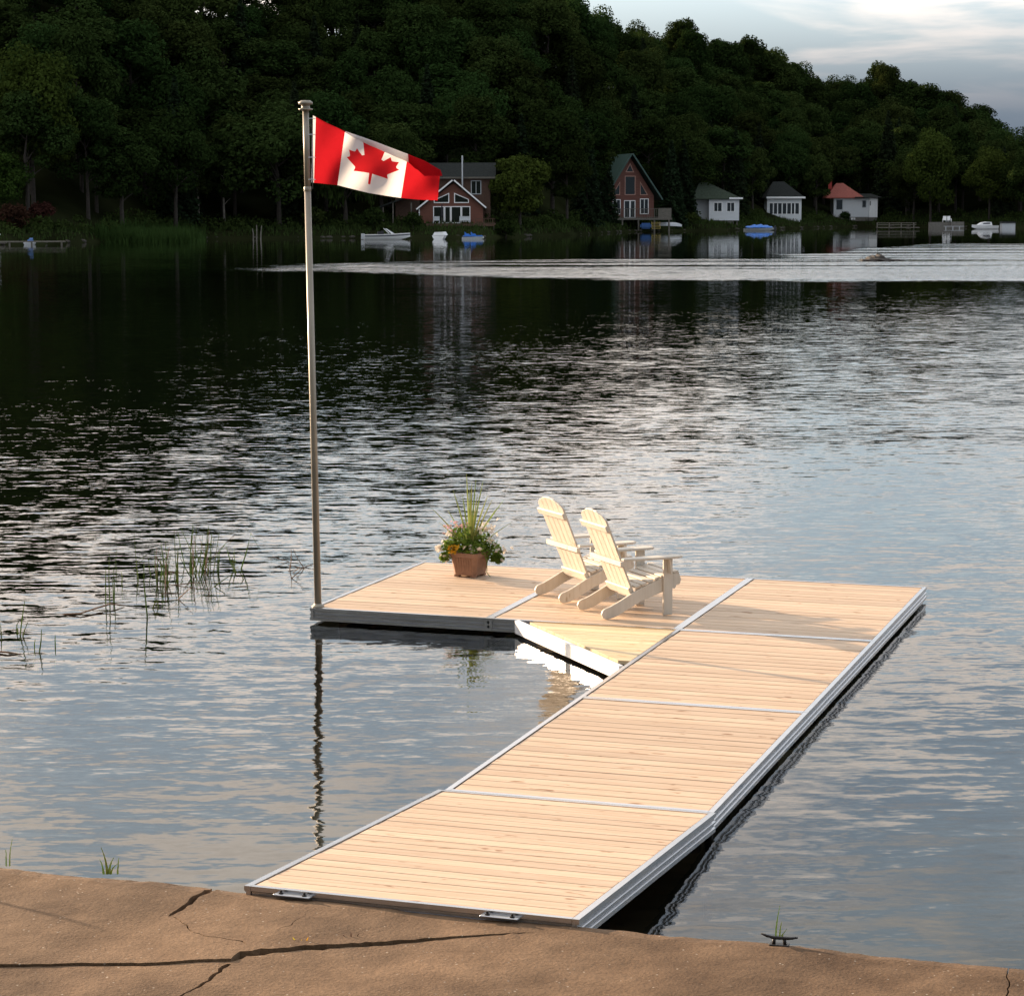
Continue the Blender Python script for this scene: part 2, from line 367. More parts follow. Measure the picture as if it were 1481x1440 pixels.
def concrete_mat():
    m, N, Lk, b = new_mat('brown_concrete')
    tc = N.new('ShaderNodeTexCoord')
    def noise(scale, det, st=(1,1,1), rough=.55):
        mp = N.new('ShaderNodeMapping'); mp.inputs['Scale'].default_value = st; Lk.new(tc.outputs['Object'], mp.inputs[0])
        t = N.new('ShaderNodeTexNoise'); t.inputs['Scale'].default_value = scale; t.inputs['Detail'].default_value = det; t.inputs['Roughness'].default_value = rough
        Lk.new(mp.outputs[0], t.inputs['Vector']); return t.outputs[0]
    def ramp(v, p0, c0, p1, c1):
        r = N.new('ShaderNodeValToRGB'); e = r.color_ramp.elements; e[0].position = p0; e[1].position = p1; e[0].color = (*c0, 1); e[1].color = (*c1, 1); Lk.new(v, r.inputs[0]); return r.outputs[0]
    def mixc(f, a, b_, mode='MIX'):
        x = N.new('ShaderNodeMix'); x.data_type = 'RGBA'; x.blend_type = mode
        if hasattr(f, 'is_output'): Lk.new(f, x.inputs[0])
        else: x.inputs[0].default_value = f
        for i, q in ((6, a), (7, b_)):
            if hasattr(q, 'is_output'): Lk.new(q, x.inputs[i])
            else: x.inputs[i].default_value = (*q, 1)
        return x.outputs[2]
    big = noise(.9, 4); mid = noise(4, 6); fine = noise(60, 4)
    c = ramp(big, .40, (.060, .032, .015), .62, (.225, .138, .078))
    c = mixc(.55, c, ramp(mid, .3, (.085, .047, .023), .72, (.225, .142, .083)))
    c = mixc(.4, c, ramp(fine, .32, (.35, .33, .3), .68, (1.25, 1.25, 1.25)), 'MULTIPLY')
    # pale grains of exposed aggregate
    v = N.new('ShaderNodeTexVoronoi'); v.inputs['Scale'].default_value = 26; Lk.new(tc.outputs['Object'], v.inputs['Vector'])
    lt = N.new('ShaderNodeMapRange'); lt.inputs[1].default_value = .11; lt.inputs[2].default_value = .17; lt.inputs[3].default_value = 1; lt.inputs[4].default_value = 0; Lk.new(v.outputs['Distance'], lt.inputs[0])
    pick = N.new('ShaderNodeMapRange'); pick.inputs[1].default_value = .54; pick.inputs[2].default_value = .60; Lk.new(noise(14, 3), pick.inputs[0])
    mu = N.new('ShaderNodeMath'); mu.operation = 'MULTIPLY'; Lk.new(lt.outputs[0], mu.inputs[0]); Lk.new(pick.outputs[0], mu.inputs[1])
    c = mixc(mu.outputs[0], c, (.34, .28, .22))
    Lk.new(c, b.inputs['Base Color']); setin(b, Roughness=.9); b.inputs['Specular IOR Level'].default_value = .25
    ad = N.new('ShaderNodeMath'); ad.operation = 'MULTIPLY_ADD'; Lk.new(fine, ad.inputs[0]); ad.inputs[1].default_value = .3; Lk.new(mid, ad.inputs[2])
    bp = N.new('ShaderNodeBump'); bp.inputs['Distance'].default_value = .012; Lk.new(ad.outputs[0], bp.inputs['Height']); Lk.new(bp.outputs[0], b.inputs['Normal'])
    return m
M['concrete'] = concrete_mat()
M['bed'] = simple('lake_bed_silt', (.15, .13, .10), .95, 0, .35, .8)
def deepen(m):
    # silt tone painted darker with depth, standing in for light lost in deep water
    N, Lk = m.node_tree.nodes, m.node_tree.links; b = N['Principled BSDF']; src = b.inputs['Base Color'].links[0].from_socket
    g = N.new('ShaderNodeNewGeometry'); sp_ = N.new('ShaderNodeSeparateXYZ'); Lk.new(g.outputs['Position'], sp_.inputs[0])
    mr_ = N.new('ShaderNodeMapRange'); mr_.inputs[1].default_value = -2.6; mr_.inputs[2].default_value = -.6; mr_.inputs[3].default_value = 1; mr_.inputs[4].default_value = 0; Lk.new(sp_.outputs[2], mr_.inputs[0])
    mx = N.new('ShaderNodeMix'); mx.data_type = 'RGBA'; Lk.new(mr_.outputs[0], mx.inputs[0]); Lk.new(src, mx.inputs[6]); mx.inputs[7].default_value = (.010, .011, .007, 1); Lk.new(mx.outputs[2], b.inputs['Base Color'])
    b.inputs['Specular IOR Level'].default_value = 0
deepen(M['bed'])
M['terrain'] = simple('forest_floor', (.014, .017, .007), .95, 0, .35, .15, spec=0.0)

# ------------------------------------------------------------------ terrain, water, bed
SHX = [-900, -400, -150, -75, -59, -43, -24, -5, 8, 20, 40, 57, 76, 90, 104, 200, 500, 900]
SHY = [60, 150, 215, 252, 268, 316, 320, 319, 345, 400, 424, 462, 498, 480, 455, 450, 380, 300]
def shoreY(x): return np.interp(x, SHX, SHY)
def smooth(t): t = np.clip(t, 0, 1); return t*t*(3-2*t)
def ridgeH(x): return np.interp(x, [-900, -300, -80, -30, 0, 25, 45, 70, 95, 120, 160, 400, 900], [48, 42, 38, 34, 31, 29, 27.5, 25, 19.5, 9, 2, 2, 2])
def terrain_z(x, y):
    x = np.asarray(x, float); y = np.asarray(y, float)
    d = y - shoreY(x)
    z = np.where(d < 0, np.maximum(-3.0, d*.12), .35 + .9*smooth(d/4) + .9*smooth((d-4)/14))
    z = z + ridgeH(x)*smooth((d-6)/125)
    z = z + .8*np.sin(x*.11)*np.sin(y*.09)*smooth(d/30)
    # the higher hill behind, up to the left, that keeps the sun off the far shore
    z = z + 95*np.exp(-((x+330)/170)**2 - ((y-620)/160)**2) * smooth((d-90)/140)
    return z
def make_terrain():
    xs = np.concatenate([np.linspace(-900, -160, 30), np.linspace(-150, 170, 129), np.linspace(180, 900, 28)])
    ds = np.concatenate([np.linspace(-30, -2, 6), np.linspace(0, 20, 21), np.linspace(23, 150, 44), np.linspace(160, 900, 38), [2500]])
    Xg, Dg = np.meshgrid(xs, ds); Yg = shoreY(Xg) + Dg; Zg = terrain_z(Xg, Yg)
    n, k = Xg.shape; V = np.stack([Xg, Yg, Zg], -1).reshape(-1, 3)
    f = [(i*k+j, i*k+j+1, (i+1)*k+j+1, (i+1)*k+j) for i in range(n-1) for j in range(k-1)]
    prop(link('hill_terrain', me('hill_terrain', V, f, M['terrain'], True)), kind='structure')
make_terrain()

EDGE0, EDGE1 = onz(0, 1252, .318), onz(1481, 1399, .318)      # lakeside edge of the concrete
ed = (EDGE1 - EDGE0).normalized(); en = Vector((ed.y, -ed.x, 0))  # en points to the land (towards the camera)
if en.y > 0: en = -en
CZ = .318
prop(link('lake_water', me('lake_water', [(-1500, -60, 0), (1500, -60, 0), (1500, 900, 0), (-1500, 900, 0)], [(0, 1, 2, 3)], M['water'])), kind='structure')
def make_bed():
    ys = [-60, 6, 9, 11, 13, 15, 18, 22, 28, 40, 60, 120, 900]; zs = [-.35, -.38, -.42, -.5, -.62, -.8, -1.15, -1.7, -2.4, -3.2, -3.9, -4.5, -4.5]
    xs = [-1500, -40, -20, -10, -5, 0, 5, 10, 20, 40, 1500]
    v = [(x, y, z + .05*math.sin(x*1.3 + y)) for y, z in zip(ys, zs) for x in xs]; k = len(xs)
    f = [(i*k+j, i*k+j+1, (i+1)*k+j+1, (i+1)*k+j) for i in range(len(ys)-1) for j in range(k-1)]
    prop(link('lake_bed', me('lake_bed', v, f, M['bed'], True)), kind='structure')
make_bed()

# ------------------------------------------------------------------ concrete shore with its open cracks
def jag(pts, w0, step=.035, amp=.010):
    """polyline (x, y, half width) -> closed ragged crack outline"""
    out = []
    for (p, q) in zip(pts[:-1], pts[1:]):
        n = max(1, int((Vector(q[:2]) - Vector(p[:2])).length/step))
        for i in range(n):
            t = i/n; out.append((p[0]+(q[0]-p[0])*t, p[1]+(q[1]-p[1])*t, p[2]+(q[2]-p[2])*t))
    out.append(pts[-1])
    lft, rgt = [], []
    for i, (x, y, w) in enumerate(out):
        a, b = out[max(0, i-1)], out[min(len(out)-1, i+1)]
        t = Vector((b[0]-a[0], b[1]-a[1])).normalized(); nn = Vector((-t.y, t.x)); j = random.uniform(-amp, amp)
        wl = max(.0015, w*random.uniform(.55, 1.4)); wr = max(.0015, w*random.uniform(.55, 1.4))
        c = Vector((x, y)) + nn*j
        lft.append(c + nn*wl); rgt.append(c - nn*wr)
    return lft, rgt
def inside(p, poly):
    x, y = p; c = False; n = len(poly)
    for i in range(n):
        a, b = poly[i], poly[i-1]
        if (a[1] > y) != (b[1] > y) and x < (b[0]-a[0])*(y-a[1])/(b[1]-a[1]) + a[0]: c = not c
    return c
def make_concrete():
    def W(px, py, w): p = onz(px, py, CZ); return (p.x, p.y, w)
    cr = [
        [W(-60, 1395, .009), W(0, 1393, .009), W(60, 1392, .007), W(118, 1391, .009), W(210, 1394, .010), W(300, 1390, .008), W(335, 1389, .012), W(352, 1380, .028), W(380, 1377, .030), W(430, 1371, .027), W(500, 1365, .021), W(560, 1360, .018), W(640, 1353, .010), W(720, 1349, .005), W(772, 1347, .002)],
        [W(322, 1278, .022), W(300, 1288, .022), W(272, 1307, .020), W(248, 1322, .012), W(244, 1325, .003)],
        [W(249, 1326, .003), W(262, 1330, .004), W(270, 1338, .004), W(280, 1348, .002), W(298, 1354, .004), W(330, 1360, .004), W(357, 1366, .005)],
        [W(330, 1393, .014), W(308, 1412, .010), W(290, 1425, .008), W(255, 1442, .007), W(225, 1465, .006)],
        [W(440, 1325, .001), W(420, 1339, .003), W(400, 1346, .001)],
        [W(1460, 1390, .004), W(1458, 1420, .004), W(1452, 1465, .004)],
    ]
    MCX, MCY = [q[0] for q in cr[0]], [q[1] for q in cr[0]]
    polys = []
    for c in cr:
        l, r = jag(c, 0, amp=.0035 if c is cr[0] else .010); polys.append([Vector(p) for p in l] + [Vector(p) for p in r[::-1]])
    # ground sheet: ragged lakeside edge, regular interior points
    e0, e1 = EDGE0 - ed*9, EDGE1 + ed*9; T = (e1 - e0).length
    edge = []; t = 0
    while t <= T:
        near = 8 < t < T-8
        p = e0 + ed*t + en*random.uniform(-.006, .012); edge.append(Vector((p.x, p.y))); t += .06 if near else .5
    back = [Vector((p.x, p.y)) for p in (e1 + en*16, e0 + en*16)]
    outer = edge + back
    pts = list(outer); faces_in = []; edges = [(i, (i+1) % len(outer)) for i in range(len(outer))]
    for P in polys:
        o = len(pts); pts += P; edges += [(o+i, o+(i+1) % len(P)) for i in range(len(P))]
    u = -3.0 + 9
    gx = np.arange(8.0, T-8.0, .12)
    for g in gx:
        for k in np.arange(.1, 2.4, .12):
            p = e0 + ed*float(g + random.uniform(-.03, .03)) + en*float(k + random.uniform(-.03, .03)); pts.append(Vector((p.x, p.y)))
    rv, re, rf, _, _, _ = delaunay_2d_cdt(pts, edges, [], 0, 1e-5)
    def z(p):
        k = (p.x - e0.x)*en.x + (p.y - e0.y)*en.y
        h = CZ + .006*math.sin(p.x*2.1 + p.y) + .005*math.sin(p.x*4.7 - p.y*3.3)
        if p.x < 0.35:
            yc = float(np.interp(p.x, MCX, MCY)); h -= .010*(1 if p.y < yc else 0)*min(1, max(0, (.35 - p.x)/.9))
        if k < .05: h -= .012*(1 - max(0, k)/.05) + random.uniform(0, .006)
        return h
    faces = []
    for f in rf:
        c = sum((rv[i] for i in f), Vector((0, 0)))/len(f)
        if not inside(c, outer): continue
        if any(inside(c, P) for P in polys): continue
        faces.append(tuple(f))
    V = [(p.x, p.y, z(p)) for p in rv]
    cnt = {}
    for f in faces:
        for a, b in zip(f, f[1:]+f[:1]): cnt.setdefault((min(a, b), max(a, b)), []).append((a, b))
    o = len(V); low = {}
    for k, l in cnt.items():
        if len(l) == 1:
            a, b = l[0]
            for q in (a, b):
                if q not in low:
                    onedge = ((rv[q].x - e0.x)*en.x + (rv[q].y - e0.y)*en.y) < .03 and not False
                    low[q] = len(V); V.append((rv[q].x, rv[q].y, CZ - (.9 if onedge else .10)))
            faces.append((b, a, low[a], low[b]))
    m = me('concrete_shore', V, faces, M['concrete'])
    ob = link('concrete_shore', m); prop(ob, kind='structure')
    # rubble and silt lying in the cracks
    q0, q1 = e0 + en*.08, e1 + en*.08
    b0, b1 = e1 + en*15.5, e0 + en*15.5
    prop(link('crack_fill', me('crack_fill', [(p.x, p.y, CZ - .085) for p in (q0, q1, b0, b1)], [(0, 1, 2, 3)], M['soil'])), kind='structure')
make_concrete()

# ------------------------------------------------------------------ floating dock
YAW = .3265; OX, OY = -.4514, 14.6838; W, L = 1.83, 3.05
def dk(a, b, z=DECK): return Vector((OX + a*math.cos(YAW) + b*math.sin(YAW), OY - a*math.sin(YAW) + b*math.cos(YAW), z))
RAIL, FH = .038, .122
PROF = [(0, 0), (RAIL, 0), (RAIL, -FH), (0, -FH), (0, -.096), (.011, -.090), (.011, -.072), (0, -.066), (0, -.056), (.011, -.050), (.011, -.032), (0, -.026)]
def rail_mesh(length, mat, name='rail'):
    """channel along +y, outer face at x=0 looking towards -x"""
    b = MB(); b.prism([(p[0], p[1]) for p in PROF][::-1], 0, length, 'y'); return b.mesh(name, M[mat])
RAILS = {}
def rail(parent, length, mat, loc, rz):
    k = (round(length, 3), mat)
    if k not in RAILS: RAILS[k] = rail_mesh(length, mat)
    return link('rail', RAILS[k], parent, loc, (0, 0, rz))
def board_mesh(lx, ly=.1390, t=.032, c=.004):
    x, y = lx/2, ly/2
    v = [(-x, -y, -t), (x, -y, -t), (x, y, -t), (-x, y, -t), (-x, -y, -c), (x, -y, -c), (x, y, -c), (-x, y, -c), (-x+c, -y+c, 0), (x-c, -y+c, 0), (x-c, y-c, 0), (-x+c, y-c, 0)]
    f = [(0,3,2,1), (8,9,10,11)] + [(i, (i+1) % 4, 4+(i+1) % 4, 4+i) for i in range(4)] + [(4+i, 4+(i+1) % 4, 8+(i+1) % 4, 8+i) for i in range(4)]
    return me('board', v, f, M['deck'])
BW = W - 2*RAIL - .012
BOARD = board_mesh(BW)
NB = 20
def section(label, loc, rz=-YAW, rx=0.0, floats=True, length=L, W=W):
    BOARD = board_mesh(W - 2*RAIL - .012)
    t = empty('dock_section', loc, rz); t.rotation_euler = (rx, 0, rz)
    prop(t, label, 'dock', 'wooden dock sections')
    e = .002
    rail(t, length - 2*e, 'alu', (0, e, 0), 0)                              # left side
    rail(t, length - 2*e, 'alu', (W, length - e, 0), math.pi)               # right side
    wi = W - 2*RAIL - .004
    rail(t, wi, 'alu', (W - RAIL - .002, e, 0), math.pi/2)                  # near end
    rail(t, wi, 'alu', (RAIL + .002, length - e, 0), -math.pi/2)            # far end
    inner = length - 2*RAIL - .012; pitch = inner/NB
    for i in range(NB):
        o = link('board', BOARD, t, (W/2 + random.uniform(-.001, .001), RAIL + .006 + pitch*(i + .5), -.004 + random.uniform(-.0015, .0015)), (random.uniform(-.004, .004), 0, random.uniform(-.0012, .0012)))
    for x in (.35, W/2, W-.35):
        MB().box(x-.03, x+.03, .06, length-.06, -.115, -.04).obj('joist', M['joist'], t)
    if floats:
        for y in (.30, length/2 - .4, length - 1.1):
            b = MB(); b.box(.16, W-.16, y, y+.8, -.38, -.118); bevel_mesh(b.mesh('dock_float', M['float']), .03)
            link('dock_float', bevel_mesh(b.mesh('dock_float', M['float']), .03), t)
    return t
ramp_dz = .205
RL = math.hypot(2.985, ramp_dz)
ramp = section('wooden ramp section hinged to the concrete shore', dk(-.045, -2.985, DECK + ramp_dz), rx=-math.asin(ramp_dz/RL), floats=False, length=RL, W=1.89)
section('second walkway section from the concrete shore, just beyond the ramp', dk(0, 0))
section('walkway section adjoining the triangular corner panel', dk(0, L))
section('outer right platform section with the long chair shadows across it', dk(0, 2*L))
section('middle platform section carrying the two deck chairs', dk(-W, 2*L))
section('left platform section with flower pot and flagpole', dk(-2*W, 2*L))
# triangular corner panel
def corner():
    t = empty('dock_corner', dk(0, 2*L), -YAW)
    prop(t, 'triangular pale corner panel filling the angle between walkway and platform', 'dock')
    A, B, Cc = Vector((-1.52, -.004)), Vector((-.004, -.004)), Vector((-.004, -1.76))
    hyp = (Cc - A); hl = hyp.length; an = math.atan2(hyp.y, hyp.x)
    b = MB(); q = [(p[0]*1.15, p[1]) for p in PROF]; b.prism(q[::-1], 0, hl, 'y')
    # bright fascia: outer face towards the lower left
    b.obj('rail', M['alu_white'], t, loc=(A.x, A.y, 0), rot=(0, 0, an - math.pi/2))
    n = Vector((-hyp.y, hyp.x)).normalized()          # inward
    if (B - A).dot(n) < 0: n = -n
    inset = .062
    # boards run across the panel, each cut to the slanting edge
    y = -.05; w = .1435; gap = .0055
    def xl(yy):  # x on the inset hypotenuse at this y
        P = A + n*inset; s = (yy - P.y)/hyp.y; return P.x + hyp.x*s
    while y - w > -1.66:
        y0, y1 = y - w, y
        x0, x1 = xl(y0), xl(y1)
        if -.012 - x0 > .03:
            bb = MB(); bb.prism([(x0, y0), (-.012, y0), (-.012, y1), (x1, y1)], -.036, -.004, 'z'); bb.obj('board', M['paledeck'], t)
        y -= w + gap
    MB().prism([(-1.30, -.16), (-.1, -.16), (-.1, -1.45)], -.30, -.125, 'z').obj('dock_float', M['float'], t)
    MB().box(-.022, .022, -.006, 0, -.118, -.004).obj('corner_plate', M['alu_white'], t, loc=(A.x + hyp.x*.72 - n.x*.003, A.y + hyp.y*.72 - n.y*.003, 0), rot=(0, 0, an))
corner()
# hinge plates bolted to the shore end of the ramp
for x in (.30, 1.47):
    b = MB().box(x-.105, x+.105, -.052, -.003, -.024, -.016); t = link('hinge_plate', bevel_mesh(b.mesh('hinge_plate', M['steel']), .003), ramp)
    for dx in (-.085, .085):
        MB().lathe([(.017, -.012), (.017, -.004), (.009, -.002), (.009, .010), (.004, .013)], 8).obj('bolt', M['iron'], t, loc=(x+dx*.8, -.030, -.006), scale=(.8, .8, .8))
# connector posts showing under the walkway joint
for a, b_, lab in ((W-.03, -.0, 'short dark pile under the joint of ramp and walkway'),):
    p = dk(a, b_); tt = MB().tube([(0, 0, -.7), (0, 0, -.124)], .028, 10).obj('dock_pile', M['iron'], None, loc=(p.x, p.y, DECK)); prop(tt, lab, 'pile')

# ------------------------------------------------------------------ flagpole and flag
def flagpole():
    base = onz(460, 877, DECK); top = atY(442, 160, base.y)
    t = empty('flagpole', base); prop(t, 'tall slim metal flagpole at the left corner of the platform', 'flagpole')
    d = top - base; H = d.length
    mid = d*.845
    MB().tube([(0, 0, 0), mid], [.034, .031], 20).obj('lower_pole', M['pole'], t, True)
    MB().tube([mid, d], [.029, .029], 20).obj('upper_pole', M['pole'], t, True)
    b = MB(); b.lathe([(.034, 0), (.065, .004), (.068, .016), (.04, .022), (.04, .055), (.066, .058), (.068, .075), (.045, .092), (.0, .095)], 20, d); b.obj('finial', M['pole'], t, True)
    MB().lathe([(.033, 0), (.035, .004), (.035, .04), (.031, .044)], 20, mid - Vector((0, 0, .02))).obj('collar', M['pole'], t, True)
    b = MB(); b.lathe([(.06, 0), (.06, .010), (.045, .014), (.040, .03), (.038, .032)], 20); b.obj('base_flange', M['pole'], t, True)
    for k, py in enumerate((172, 195, 228, 260)):
        p = atY(446, py, base.y - .03) - base
        b = MB(); c = p + Vector((0, 0, 0)); b.tube([c + Vector((.0, -.01, 0)), c + Vector((.04, -.015, .003)), c + Vector((.065, 0, 0))], .005, 6); b.obj('flag_clip', M['steel'], t)
    MB().tube([d*.985 + Vector((.05, -.03, 0)), mid + Vector((.052, -.03, 0))], .003, 5).obj('halyard', M['greywood'], t)
    return base
PB = flagpole()
def flag():
    Y0 = PB.y - .02
    def edge(xs, ys): return lambda u: (np.interp(u, U_, xs), np.interp(u, U_, ys))
    U_ = [0, .12, .25, .4, .5, .62, .75, .88, 1]
    top = edge([452.5, 473, 499, 523, 543, 566, 590, 615, 637], [167, 178, 190, 198, 205, 214, 223, 233, 246])
    bot = edge([450, 469, 488, 512, 532, 556, 580, 606, 633], [264, 266, 268, 274, 279, 283, 286.5, 289, 290])
    def flapf(u): return float(np.interp(u, [0, .2, .3, .45, .6, .75, .86, .95, 1], [0, 0, .05, .10, .12, .14, .27, .16, .10]))
    def pos(u, v, off=0.0):
        tx, ty = top(u); bx, by = bot(u); ff = flapf(u); vf = 1 - ff
        dep = .10*math.sin(u*7.2 + .4)*u**.5 + .05*math.sin(u*15 + v*3)*u + .035*math.sin(u*19 - v*5)*min(1, u*4)
        span = (by - ty)/97.0
        vis = vf
        if v <= vf or ff < .004:
            s = v/vf; bulge = .10*(1 - span)*math.sin(s*math.pi)
            px, py, y = bx + (tx-bx)*s, by + (ty-by)*s, Y0 + dep + bulge - off
        else:
            s = (v - vf)/max(ff, 1e-4); l = ff*97*.9
            px, py = tx + 3*s - (2 if u < .8 else 0)*s, ty + l*s
            y = Y0 + dep - .012 - .03*math.sin(min(1, s*1.2)*math.pi/2) + off
        return atY(px, py, y)
    root = empty('flag', atY(454, 264, Y0)); o0 = root.location.copy()
    prop(root, 'red and white flag with a red maple leaf flying from the pole', 'flag')
    def panel(name, u0, u1, mat, nu, nv=40):
        V, Fc = [], []
        for i in range(nu+1):
            u = u0 + (u1-u0)*i/nu; vf = 1 - flapf(u)
            vv = list(np.linspace(0, vf, nv-9)) + list(np.linspace(vf, 1, 10))[1:]
            for v in vv: V.append(pos(u, float(v)) - o0)
        k = len(vv)
        for i in range(nu):
            for j in range(k-1): Fc.append((i*k+j, (i+1)*k+j, (i+1)*k+j+1, i*k+j+1))
        return link(name, me(name, V, Fc, M[mat], True), root)
    panel('hoist_band', 0, .025, 'flag_white', 2)
    panel('red_panel', .025, .25, 'flag_red', 12); panel('white_panel', .25, .75, 'flag_white', 28); panel('red_panel', .75, 1, 'flag_red', 16)
    half = [(0, 1.0), (.10, .80), (.145, .785), (.235, .835), (.17, .50), (.215, .48), (.345, .625), (.375, .545), (.40, .535), (.53, .56), (.485, .42), (.50, .39), (.56, .36), (.33, .175), (.325, .145), (.35, .065), (.03, .105), (.022, -.16)]
    poly = half + [(-x, y) for x, y in half[::-1] if x > 0]
    P = [(.5 + x*.70*.52, .15 + .84*(y+.16)/1.16*.98) for x, y in poly]     # flag u, v
    P = [Vector(p) for p in P]
    dense = []
    for a, b in zip(P, P[1:]+P[:1]):
        for k in range(3): dense.append(a + (b-a)*k/3)
    inner = [Vector((u, v)) for u in np.linspace(.28, .72, 28) for v in np.linspace(.1, .99, 32)]
    inner = [p for p in inner if inside(p, dense)]
    rv, _, rf, _, _, _ = delaunay_2d_cdt(dense + inner, [(i, (i+1) % len(dense)) for i in range(len(dense))], [], 0, 1e-6)
    rf = [tuple(f) for f in rf if inside(sum((rv[i] for i in f), Vector((0, 0)))/len(f), dense)]
    rf = [f for f in rf if not any(rv[i].y > 1 - flapf(rv[i].x) - .004 for i in f)]
    V = [pos(p.x, p.y, .004) - o0 for p in rv]
    link('maple_leaf', me('maple_leaf', V, rf, M['flag_leaf'], True), root)
flag()

# ------------------------------------------------------------------ deck chairs
def chair_parts(root):
    # local: +y the way the sitter faces, x across, z up; origin on the deck midway between the rear feet
    wd = .27
    def bez(pts, n=10):
        out = []
        for i in range(n+1):
            t = i/n; q = [Vector(p) for p in pts]
            while len(q) > 1: q = [a.lerp(b, t) for a, b in zip(q[:-1], q[1:])]
            out.append((q[0].x, q[0].y))
        return out
    lower = bez([(.03, .0), (.16, .0), (.30, .15), (.44, .17), (.70, .25)], 10)
    upper = bez([(.78, .40), (.66, .385), (.42, .30), (.30, .26), (.14, .13), (.0, .10)], 12)
    endc = [(.70, .25), (.735, .245), (.75, .28), (.785, .285), (.80, .33), (.785, .37), (.775, .40)]
    foot = [(-.02, .085), (-.035, .05), (-.02, .015), (.005, 0)]
    out = lower + endc + upper[1:] + foot
    for s in (-1, 1):
        b = MB(); b.prism(out, s*wd - .0125, s*wd + .0125, 'x'); link('side_rail', bevel_mesh(b.mesh('side_rail', M['chair']), .003), root)
    for s in (-1, 1):
        x = s*(wd + .0265)
        b = MB(); b.box(x-.013, x+.013, .60, .695, 0, .545); link('front_leg', bevel_mesh(b.mesh('front_leg', M['chair']), .004), root)
    # arms with their rounded front and a bracket under each
    for s in (-1, 1):
        xo = s*(wd + .03)
        pl = [(-.055, .17), (.03, .17), (.06, .35), (.07, .62), (.065, .74), (.03, .79), (-.03, .79), (-.065, .74), (-.07, .62), (-.06, .35)]
        pl = [(xo + s*p[0], p[1]) for p in pl]
        if s < 0: pl = pl[::-1]
        b = MB(); b.prism(pl, .546, .568, 'z'); link('arm', bevel_mesh(b.mesh('arm', M['chair']), .004), root)
        b = MB(); b.prism([(.63, .545), (.66, .545), (.66, .42), (.645, .40)][::-1], xo + s*.015 - .0, xo + s*.075, 'x'); link('arm_bracket', b.mesh('arm_bracket', M['chair']), root)
    # reclined back
    B0, B1 = Vector((0, .335, .17)), Vector((0, -.02, 1.015))
    up = (B1 - B0).normalized(); fw = Vector((0, up.z, -up.y)); Lb = (B1 - B0).length
    Mx = Matrix((( 1, 0, 0, B0.x), (0, fw.y, up.y, B0.y), (0, fw.z, up.z, B0.z), (0, 0, 0, 1)))
    n = 5; w0, w1 = .094, .107
    for i in range(n):
        k = i - (n-1)/2
        c0, c1 = k*(w0+.0045), k*(w1+.0045)
        def xe(side, t): return (c0 + side*w0/2)*(1-t) + (c1 + side*w1/2)*t
        tl, tr = (Lb - .085*(abs(k + sd*.5)/2.5)**2.0 for sd in (-1, 1)); tm = Lb - .085*(abs(k)/2.5)**2.0
        pts = [(xe(-1, 0), 0), (xe(1, 0), 0), (xe(1, tr/Lb), tr), ((xe(1, 1)+xe(-1, 1))/2, tm + .004), (xe(-1, tl/Lb), tl)]
        b = MB(); b.prism(pts, -.010, .010, 'y', Mx); link('back_slat', bevel_mesh(b.mesh('back_slat', M['chair']), .003), root)
    def crossrail(h, half, depth, th, name):
        b = MB(); b.box(-half, half, -.0105 - th, -.0105, h, h + depth, Mx); link(name, bevel_mesh(b.mesh(name, M['chair']), .004), root)
    crossrail(Lb*.785, .285, .062, .030, 'upper_back_rail')
    crossrail(.04, .256, .085, .028, 'lower_back_rail')
    # rail that carries the arms: wider than the back
    zc = .528; t_ = (zc - B0.z)/up.z; yc = B0.y + up.y*t_
    b = MB(); b.box(-.345, .345, yc - .055, yc - .019, zc - .03, zc + .017); link('arm_rail', bevel_mesh(b.mesh('arm_rail', M['chair']), .004), root)
    # seat slats follow the side rails
    for j in range(7):
        t = j/6; y = .345 + t*.40; z = np.interp(y, [.30, .42, .60, .78], [.268, .298, .362, .402]); sl_ = math.atan2(.02, .058)
        Mt = Matrix.Translation((0, y, z + .012)) @ Matrix.Rotation(sl_ if j < 6 else .15, 4, 'X')
        b = MB(); b.box(-.282, .282, -.027, .027, -.010, .010, Mt); link('seat_slat', bevel_mesh(b.mesh('seat_slat', M['chair']), .003), root)
    b = MB(); b.box(-.256, .256, .73, .752, .26, .37); link('front_apron', b.mesh('front_apron', M['chair']), root)
def chairs():
    FACE = R(23)      # world direction the sitter faces, from +X
    p2 = (onz(846, 882, DECK) + onz(886, 895, DECK))/2; p1 = (onz(781, 860, DECK) + onz(824, 872, DECK))/2
    r = empty('deck_chair', (p2.x - .06, p2.y - .01, DECK), FACE - math.pi/2); chair_parts(r)
    prop(r, 'cream slatted lounge chair on the deck, the nearer one beside the triangular panel', 'chair', 'deck chairs on the platform')
    c = copy_tree(r); c.location = (p1.x - .05, p1.y, DECK); c.rotation_euler = (0, 0, FACE - math.pi/2 + R(2))
    prop(c, 'cream slatted lounge chair on the deck, the farther one next to the flower pot')
chairs()

